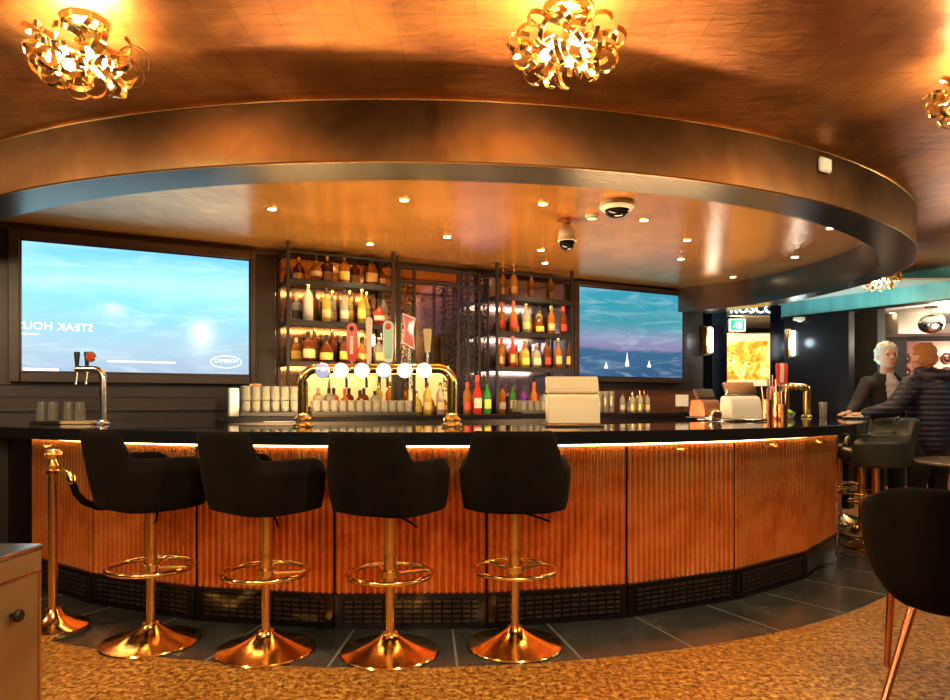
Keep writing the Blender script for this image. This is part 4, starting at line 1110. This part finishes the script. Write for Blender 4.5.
# exit sign
q = at(737.5, 8.9, E+(HY-325)*8.9/F)
o = thing('exit_sign', 'green exit sign with running figure and arrow hanging in the lobby opening', 'exit sign', q, 0)
ew = 16.5*8.9/F; eh = 12.5*8.9/F
MB().box((0,.012,0), (ew,.02,eh), b=.002).obj('light_box', M['exit_white'], o)
MB().box((0,0,0), (ew*.84,.003,eh*.8)).obj('green_face', M['exit_green'], o)
g = MB(); yy = -.004; s_ = eh*.8
g.box((ew*.16,yy,0),(s_*.36,.002,s_*.72)); 
g.obj('doorway', M['exit_white'], o)
g = MB(); 
def stick(a, b, r): g.tube([(a[0]*s_,yy-.002,a[1]*s_),(b[0]*s_,yy-.002,b[1]*s_)], r*s_, 8)
g.ball((-.12*s_,yy-.002,.30*s_),(.075*s_,.002,.075*s_)); stick((-.13,.20),(-.22,-.02),.06); stick((-.13,.17),(.03,.06),.04); stick((-.14,.17),(-.34,.10),.04); stick((-.22,-.02),(-.08,-.14),.05); stick((-.08,-.14),(-.12,-.32),.045); stick((-.22,-.02),(-.32,-.18),.05); stick((-.32,-.18),(-.46,-.18),.045)
g.obj('running_figure', M['exit_white'], o)
g = MB(); g.prism([(-.40,-.04),(-.30,.10),(-.30,.0),(-.2,.0),(-.2,-.08),(-.30,-.08),(-.30,-.18)], -.001, .001, Matrix.Translation((-ew*.0,yy,.0)) @ Matrix.Rotation(PI/2,4,'X') @ Matrix.Scale(s_*.0+.02,4)); 
g.obj('arrow', M['exit_white'], o)
g = MB()
for s2 in (-1,1): g.tube([(s2*ew*.3,.012,eh/2),(s2*ew*.3,.012,2.30-q.z)], .003, 6)
g.obj('suspension_rod', M['chrome'], o)
# sconces
for px, d, rz, lb, m_ in ((711,8.30,WROT*.3,'glowing white wall sconce on the ink-blue column end',0),(793,8.12,0,'glowing white wall sconce on the dark wall beside the lobby opening',1)):
    q = at(px, d, E+(HY-(340 if m_==0 else 343))*d/F)
    if m_ == 0: q.y = d-.0
    o = thing('wall_sconce', lb, 'wall light', q, rz)
    MB().box((-.035,.05,0), (.035,.09,.34), b=.004).obj('side_plate', M['brass_sat'], o)
    MB().box((0,.10,0), (.10,.016,.36), b=.004).obj('back_plate', M['chrome'], o)
    MB().lathe([(0,-.145),(.026,-.145),(.03,-.13),(.03,.14),(.024,.15),(0,.15)], 20, (.012,.035,0)).obj('glass_tube', M['sconce'], o)
    MB().box((.0,.04,-.162), (.09,.07,.02), b=.004).obj('bracket', M['chrome'], o)
    lamp('POINT', q+Vector((0.02,-.12,0)), 2.2, (.75,.92,1.), .05)
# white sensor on dark wall
q = at(799, 8.05, E+(HY-319)*8.05/F)
o = thing('wall_sensor', 'small white motion sensor above the sconce under the teal bulkhead', 'sensor', q, 0)
MB().box((0,.0,0), (.13,.05,.045), b=.01).obj('housing', M['white'], o); MB().ball((0,-.02,-.02),(.04,.02,.02)).obj('lens_cover', M['paper'], o)

# far room
struct('ceiling_far', MB().box((8.5,11.,2.42), (9.4,8.5,.02)), M['pale_ceil'])
struct('wall_far', MB().box((0,0,1.2), (.72,.1,2.4)), M['darkwall'], (5.77,9.7,0))
g = MB(); g.box((0,0,1.2), (4.2,.08,2.4))
struct('wall_rosette', g, M['darkwall'], (9.2,11.35,0))
rw = link('wall_rosette_panel', None, None, (9.2,11.3,0), 0); rw['kind'] = 'structure'
g = MB().box((0,0,1.52), (4.2,.02,1.38)); g.box((0,-.012,2.08),(4.2,.02,.24))
g.obj('panel_sheet', M['rosette'], rw)
g = MB()
for i in range(15):
    for j in range(5):
        T = Matrix.Translation((-2.05+.225*i, -.015, .98+.235*j)) @ Matrix.Rotation(PI/2,4,'X')
        g.lathe([(.055,0),(.065,.02),(.085,.028),(.098,.014),(.10,0)], 20, T=T); g.lathe([(.036,0),(.03,.018),(0,.028)], 14, T=T)
g.obj('rosette_relief', M['rosette'], rw)
struct('trim_4', MB().box((0,0,0), (.44,.5,.30)), M['pale_ceil'], at(903,9.4,2.27))
struct('trim_5', MB().box((7.9,10.9,2.345), (5.5,.5,.13)), M['pale_ceil'])
struct('wall_far_side', MB().box((11.2,7,1.2), (.1,9,2.4)), M['darkwall'])
0 and struct('wall_far_jamb', MB().box((0,0,1.1), (.08,1.9,2.2)), M['navywall'], (5.05,8.75,0), rad(-12))
# octagonal mirror with gold frame
q = at(866, 9.62, E+(HY-357)*9.62/F); w_, h_ = 17*9.62/F/2, 52*9.62/F/2
o = thing('octagonal_mirror', 'dark octagonal wall mirror with a thin gold frame behind the grey-haired man', 'mirror', q, 0)
c_ = .06; P = [(-w_+c_,-h_),(w_-c_,-h_),(w_,-h_+c_),(w_,h_-c_),(w_-c_,h_),(-w_+c_,h_),(-w_,h_-c_),(-w_,-h_+c_)]
MB().tube([(x,-.01,z) for x,z in P], .012, 8, True).obj('frame', M['gold'], o)
MB().prism(P, .0, .01, Matrix.Rotation(PI/2,4,'X')).obj('mirror_glass', M['mirror_warm'], o)
# mirror-ball pendant
q = at(931, 8.6, 0)
o = thing('pendant_lamp', 'round mirrored pendant lamp hanging in the far room above the two people', 'pendant light', (q.x,8.6,2.409), 0)
zb = E+(HY-324)*8.6/F-2.409
MB().lathe([(0,0),(.07,0),(.07,-.02),(0,-.02)], 20).obj('canopy', M['blackmatte'], o)
MB().tube([(0,0,-.02),(0,0,zb+.1)], .004, 6).obj('cord', M['blackmatte'], o)
MB().ball((0,0,zb), (.145,.145,.12), 28, 18).obj('mirrored_globe', M['chrome'], o)
MB().ball((.05,-.10,zb+.04),(.05,.05,.06)).obj('bulb', mat('pendant_glow',(1,1,1),.4,emit=(1.,.9,.75),es=5), o)
lamp('POINT', (q.x,8.3,2.0), 40, (1.,.82,.62), .12); lamp('POINT', (8.6,10.2,2.0), 55, (1.,.78,.6), .12); lamp('POINT', (6.3,8.9,2.15), 12, (1.,.8,.6), .1)
for px, py in ((892,313),(918,304),(872,311)):
    p = at_z(px, py, 2.408); o = thing('downlight', ['recessed downlight in the pale far ceiling nearest the white box','recessed downlight in the pale far ceiling above the pendant lamp','recessed downlight in the pale far ceiling by the dark side wall'][((892,313),(918,304),(872,311)).index((px,py))], 'downlight', p, 0)
    MB().lathe([(.03,-.003),(.05,-.004),(.052,0)], 16).obj('bezel', M['white'], o); MB().lathe([(0,-.003),(.03,-.003),(.03,-.001),(0,-.001)], 16).obj('lamp', M['spot'], o)
# teal wash light for the bulkhead
mid = (FA+FB)/2; nb = Vector((-FD.y, FD.x, 0)); nb = nb if nb.dot(Vector((-1,-.5,0))) > 0 else -nb
lq = (FA*.6+FB*.4)+nb*.7+Vector((0,0,1.3))
# round table
q = Vector((3.9, 5.15, 0))
o = thing('round_table', 'round brown stone-topped table beside the person in the navy jacket', 'table', q, 0)
MB().lathe([(0,.722),(.46,.722),(.495,.73),(.50,.742),(.495,.75),(0,.75)], 56).obj('tabletop', M['marble'], o)
MB().lathe([(.03,.02),(.03,.70),(.10,.72),(0,.7215)], 20).obj('pedestal', M['blackmatte'], o)
MB().lathe([(0,0),(.26,0),(.262,.012),(.05,.03),(0,.03)], 36).obj('base', M['blackmatte'], o)

# slim column at the frame's edge
struct('column_slim', MB().box((0,0,ZC/2), (.14,.14,ZC), b=.006), M['black'], (1.548,2.05,0))

# ------------------------------------------------------------------ foreground chair
cr = thing('tub_chair', 'black velvet tub chair with copper tube legs in the near corner', 'chair', (2.0,2.86,0), rad(-20))
g = u_shell(.32,.31,.52,.40,.04,.07, npow=2.3, tmax=140, zfront=.2, step=(35,120), bot=.6)
o = g.obj('seat_shell', M['velvet'], cr, (0,0,.35), None, 60); md = o.modifiers.new('s','SUBSURF'); md.levels = 1; md.render_levels = 1
g = MB(); n = 32
for kf, z in ((.9,.02),(1.,.04),(1.,.07),(.9,.085),(.05,.088)):
    for k in range(n): t_ = 2*PI*k/n; g.v.append((.21*kf*sin(t_), .22*kf*cos(t_)+.02, z))
for j in range(4):
    for k in range(n): k2 = (k+1)%n; g.f.append((j*n+k,(j+1)*n+k,(j+1)*n+k2,j*n+k2))
g.f.append(tuple(4*n+k for k in range(n))); g.obj('seat_cushion', M['velvet'], cr, (0,0,.39), None, 60)
for sx_ in (-1,1):
    for sy_ in (-1,1): MB().tube([(sx_*.18,sy_*.18,.365),(sx_*(.31 if sy_ < 0 else .2),sy_*(.31 if sy_ < 0 else .17),.0)], [.017,.013], 12).obj('leg', M['bronze_pole'], cr)

# ---- near cabinet at the left edge
cb = thing('service_cabinet', 'brushed brass service cabinet corner with a dark round knob at the near edge', 'cabinet', (-1.362,2.14,0), rad(-2.5))
MB().box((-.35,-.8,.37), (.70,1.6,.738), b=.004).obj('carcass', M['glass_panel'], cb)
MB().box((-.35,-.8,.746), (.71,1.61,.016), b=.004).obj('top', M['chrome'], cb)
g = MB()
dr = MB().box((.004,-.53,.36), (.012,1.0,.64), b=.003).obj('door', M['glass_panel'], cb)
g = MB()
for zz_ in (.04,.68): g.box((.014,-.53,zz_), (.008,1.0,.008), b=.002)
for yy_ in (-.03,-1.03): g.box((.014,yy_,.36), (.008,.008,.648), b=.002)
g.obj('door_edge', M['brass_sat'], dr)
T = Matrix.Translation((.012,-.15,.575)) @ Matrix.Rotation(PI/2,4,'Y')
MB().lathe([(.008,0),(.008,.012),(.016,.014),(.019,.018),(.019,.026),(.015,.03),(0,.031)], 24, T=T).obj('knob', M['blackmatte'], dr)

# ------------------------------------------------------------------ people
def remesh(o, vox, sm=6):
    md = o.modifiers.new('r','REMESH'); md.mode = 'VOXEL'; md.voxel_size = vox; md.use_smooth_shade = True
    md = o.modifiers.new('sm','SMOOTH'); md.factor = .5; md.iterations = sm
def fluff(o):
    tx = bpy.data.textures.new('hair_clumps', 'CLOUDS'); tx.noise_scale = .03
    md = o.modifiers.new('d','DISPLACE'); md.texture = tx; md.strength = .03; md.mid_level = .45
def head(g, c, yaw, s=1.):
    """face towards local +x rotated by yaw; c is the skull centre"""
    T = Matrix.Translation(c) @ Matrix.Rotation(yaw,4,'Z') @ Matrix.Scale(s,4)
    g.ball((-.008,0,.02),(.098,.076,.10),20,14,T); g.ball((.022,0,-.045),(.066,.056,.066),18,12,T)
    g.ball((.075,0,-.095),(.022,.024,.018),10,8,T)                       # chin
    g.tube([(.088,0,.015),(.104,0,-.012),(.112,0,-.03)], [.008,.012,.014], 10, T=T)   # nose
    g.ball((.085,0,.03),(.018,.05,.01),10,8,T)                          # brow
    g.ball((.086,0,-.063),(.012,.026,.008),10,8,T)                      # lips
    for s_ in (-1,1): g.ball((-.005,s_*.078,-.01),(.020,.010,.032),10,8,T)  # ears
def hand(g, w, dirv, side, s=1., curl=.5):
    """wrist point w, forward direction, side vector (towards the thumb)"""
    d = Vector(dirv).normalized(); sd = Vector(side).normalized(); up = sd.cross(d).normalized()
    if up.z < 0: up = -up
    g.ball(Vector(w)+d*.045, (.03,.03,.02), 10, 8)
    for k in range(6): g.ball(Vector(w)+d*(.02+.012*k)+sd*0, .022, 10, 7)
    for k, (o_, L) in enumerate(((.028,.068),(.010,.078),(-.009,.072),(-.027,.056))):
        b = Vector(w)+d*.078+sd*o_
        g.ball(Vector(w)+d*.066+sd*o_, .012, 8, 6)
        p1 = b+d*L*.45-up*.004; p2 = p1+(d-up*curl).normalized()*L*.32; p3 = p2+(d-up*curl*2.2).normalized()*L*.25
        g.tube([b-d*.02, b, p1, p2, p3], [.010,.0095,.009,.0085,.007], 8); g.ball(p3, .007, 8, 6)
    t0 = Vector(w)+d*.02+sd*.024; t1 = t0+(sd+d*.8).normalized()*.04; t2 = t1+(d*1.2+sd*.2).normalized()*.03
    g.tube([t0,t1,t2], [.013,.011,.009], 8); g.ball(t2,.009,8,6)
# grey-haired man standing behind the bar end, facing the jacketed person
mp = Vector((4.15,6.85,0))
man = thing('person', 'grey-haired person in a dark suit and pale shirt leaning on the bar end', 'person', mp, 0)
lean = Vector((-.10,-.12,0))
hy = rad(-98)
g = MB(); hc = Vector((-.06,-.10,1.655)); head(g, hc, hy, 1.12)
g.cone((-.05,-.06,1.42), hc-Vector((0,0,.07)), .062, .056)
hip = Vector((.02,.03,.93)); 
g.cone((-.02,-.02,1.10),(-.04,-.05,1.38), .14, .13); g.cone(hip,(-.02,-.02,1.10), .14,.13)
shL, shR = Vector((-.20,-.0,1.39)), Vector((.17,-.06,1.39))
elL, elR = Vector((-.36,-.08,1.17)), Vector((.02,-.30,1.17))
wrL, wrR = Vector((-.54,-.28,1.09)), Vector((-.42,-.42,1.10))
for s_, e_, w_ in ((shL,elL,wrL),(shR,elR,wrR)):
    g.cone(s_, e_, .05, .042); g.cone(e_, w_, .042, .028)
hand(g, wrL, (-1,-.5,-.02), (.4,-1,0), 1., .3); hand(g, wrR, (-1,-.25,-.05), (.2,-1,0), 1., .5)
for s_ in (-1,1):
    g.cone(hip+Vector((s_*.09,0,-.03)), (s_*.10,.02,.50), .085, .055); g.cone((s_*.10,.02,.50),(s_*.11,.03,.10), .055,.038); g.cone((s_*.11,.03,.06),(s_*.12,-.12,.04), .038,.032)
b_ = g.obj('body', M['skin'], man); remesh(b_, .009, 3)
# clothing: suit jacket open over shirt
g = MB(); g.cone((0,0,1.0),(-.03,-.03,1.36), .175, .165); g.ball((-.03,-.04,1.38),(.22,.14,.09),18,12, Matrix.Identity(4))
g.cone((0.01,.02,.86),(0,0,1.0), .165,.175)
for s_, e_, w_ in ((shL,elL,wrL),(shR,elR,wrR)):
    g.cone(s_, e_, .072, .06); e2 = e_.lerp(w_, .82); g.cone(e_, e2, .06, .043)
jk = g.obj('suit_jacket', M['suit'], man); remesh(jk, .014, 6)
g = MB(); T = Matrix.Rotation(hy,4,'Z'); f = T @ Vector((1,0,0)); sd = T @ Vector((0,1,0))
base = Vector((-.04,-.05,0))
g.ball(base+f*.10+Vector((0,0,1.425)), (.05,.06,.05), 12, 8)
for k in range(7):
    z = 1.02+.06*k; w_ = .035+.010*k; g.ball(base+f*(.145 if k < 5 else .13)+Vector((0,0,z)), (.028+.006*k,.04+.006*k,.05), 12, 8)
g.cone(base+f*.02+Vector((0,0,1.42)), base+f*.03+Vector((0,0,1.455)), .078,.07)
shm = g.obj('shirt', M['shirt'], man); remesh(shm, .012, 4)
g = MB()
for s_ in (-1,1):
    g.cone(hip+Vector((s_*.09,0,-.02)), (s_*.10,.02,.50), .105, .08); g.cone((s_*.10,.02,.50),(s_*.11,.03,.09), .08,.065)
tr_ = g.obj('trousers', M['trouser'], man); remesh(tr_, .014, 4)
g = MB()
for s_ in (-1,1): g.cone((s_*.11,.04,.05),(s_*.12,-.15,.042), .05,.042)
sh_ = g.obj('shoes', M['shoe'], man); remesh(sh_, .01, 2)
g = MB(); T = Matrix.Translation(hc) @ Matrix.Rotation(hy,4,'Z') @ Matrix.Scale(1.12,4)
g.ball((-.022,0,.048),(.105,.086,.085),20,14,T); g.ball((-.05,0,-.005),(.066,.082,.07),16,12,T)
h_ = g.obj('hair', M['hair_grey'], man); remesh(h_, .008, 3); fluff(h_)
# facial features
g = MB(); T = Matrix.Translation(hc) @ Matrix.Rotation(hy,4,'Z') @ Matrix.Scale(1.12,4)
for s_ in (-1,1): g.ball((.086,s_*.03,.008),(.010,.012,.006),10,8,T)
g.obj('eyes', M['wood2'], man)

# ginger-haired person in navy puffer, seen from behind-left, turned to the man
wp = Vector((3.95,5.95,0))
wm = thing('person', 'ginger-haired person in a navy quilted jacket seen from behind at the bar end', 'person', wp, 0)
hy2 = rad(98); hc = Vector((-.04,.0,1.585))
g = MB(); head(g, hc, hy2, 1.05); g.cone((0,0,1.38), hc-Vector((0,0,.06)), .055, .052)
hip = Vector((.04,.0,.90)); g.cone(hip,(.03,0,1.10), .13,.12); g.cone((.03,0,1.10),(.0,0,1.34), .12,.12)
shL, shR = Vector((-.14,.16,1.34)), Vector((.0,-.17,1.34)); shL, shR = Vector((-.17,-.06,1.34)), Vector((.19,.06,1.34))
elL, elR = Vector((-.33,-.06,1.14)), Vector((.14,.22,1.12)); wrL, wrR = Vector((-.50,.10,1.09)), Vector((-.12,.24,1.10))
for s_, e_, w_ in ((shL,elL,wrL),(shR,elR,wrR)): g.cone(s_, e_, .046,.04); g.cone(e_, w_, .04,.027)
hand(g, wrL, (-.5,1,-.02), (1,.5,0), 1., .4); hand(g, wrR, (-1,.3,-.05), (-.2,-1,0), 1., .5)
for s_ in (-1,1):
    g.cone(hip+Vector((s_*.085,0,-.03)), (s_*.09+.02,.02,.49), .085,.052); g.cone((s_*.09+.02,.02,.49),(s_*.10+.02,.0,.09), .052,.036); g.cone((s_*.10+.02,.0,.06),(s_*.10,.13,.04), .036,.03)
b_ = g.obj('body', M['skin2'], wm); remesh(b_, .009, 3)
g = MB(); g.cone((.04,0,.86),(.03,0,1.08), .175,.185); g.cone((.03,0,1.08),(.0,0,1.30), .185,.175); g.ball((.0,0,1.32),(.235,.165,.11),18,12)
for s_, e_, w_ in ((shL,elL,wrL),(shR,elR,wrR)):
    g.cone(s_, e_, .092,.078); g.cone(e_, e_.lerp(w_,.86), .078,.052)
g.ball((.07,-.06,1.43),(.15,.13,.06),18,12); g.cone((-.02,.0,1.40),(-.02,.0,1.46), .10,.085)
jk = g.obj('quilted_jacket', M['navy'], wm); remesh(jk, .014, 5)
g = MB()
for s_ in (-1,1):
    g.cone(hip+Vector((s_*.085,0,-.02)), (s_*.09+.02,.02,.49), .105,.075); g.cone((s_*.09+.02,.02,.49),(s_*.10+.02,.0,.08), .075,.06)
tr_ = g.obj('trousers', M['trouser'], wm); remesh(tr_, .014, 4)
g = MB()
for s_ in (-1,1): g.cone((s_*.10+.02,-.01,.05),(s_*.10,.16,.04), .048,.04)
sh_ = g.obj('shoes', M['shoe'], wm); remesh(sh_, .01, 2)
g = MB(); T = Matrix.Translation(hc) @ Matrix.Rotation(hy2,4,'Z') @ Matrix.Scale(1.05,4)
g.ball((-.024,0,.045),(.102,.080,.082),20,14,T); g.ball((-.055,0,-.015),(.056,.074,.07),16,12,T)
h_ = g.obj('hair', M['hair_red'], wm); remesh(h_, .008, 3); fluff(h_)

# ------------------------------------------------------------------ more lamps
def area_dir(loc, target, energy, col, sx_, sy_):
    d = Vector(target)-Vector(loc); return lamp('AREA', loc, energy, col, sx_, d.to_track_quat('-Z','Y').to_euler(), 'area_lamp', size_y=sy_)
# added blue lamp, no fixture, for the bluish reflection near the second rack
lamp('POINT', wpt(482,.5,2.2), 1.2, (.25,.35,1.), .3)
# teal wash
area_dir(lq, (FA*.5+FB*.5)+Vector((0,0,2.4)), 11, (.5,.95,1.), .3, 1.4)
lamp('POINT', (5.6,5.6,1.7), 4, (.5,.9,1.), .2)
# front fill from the room side, an added lamp without a fixture
area_dir((-.4,-1.5,2.45), (-.4,4,.6), 45, (1.,.76,.5), 4., 1.0)
# added area lamps hidden behind the bar top, brightening the copper ceiling and bottles
area_dir((-.5,4.85,.93), (-.4,5.1,2.5), 95, (1.,.66,.30), 2.6, .35)
area_dir((1.5,5.9,.93), (1.5,6.0,2.5), 55, (1.,.62,.30), 1.2, .35)

w = bpy.data.worlds.new('World'); SC.world = w; w.use_nodes = True
w.node_tree.nodes['Background'].inputs['Color'].default_value = (.05,.03,.02,1); w.node_tree.nodes['Background'].inputs['Strength'].default_value = 1.

cam = bpy.data.cameras.new('Camera'); co = bpy.data.objects.new('Camera', cam); COL.objects.link(co)
co.location = (0,0,E); co.rotation_euler = (PI/2,0,0)
cam.sensor_fit = 'HORIZONTAL'; cam.sensor_width = 36; cam.lens = 36*F/950; cam.shift_y = (HY-350)/950; cam.clip_start = .05
SC.camera = co
SC.view_settings.view_transform = 'Standard'
SC.view_settings.look = 'None'
SC.view_settings.exposure = 0.3
SC.cycles.use_denoising = True
SC.cycles.max_bounces = 8; SC.cycles.transparent_max_bounces = 12
SC.cycles.sample_clamp_indirect = 6.
SC.cycles.caustics_refractive = False; SC.cycles.caustics_reflective = False
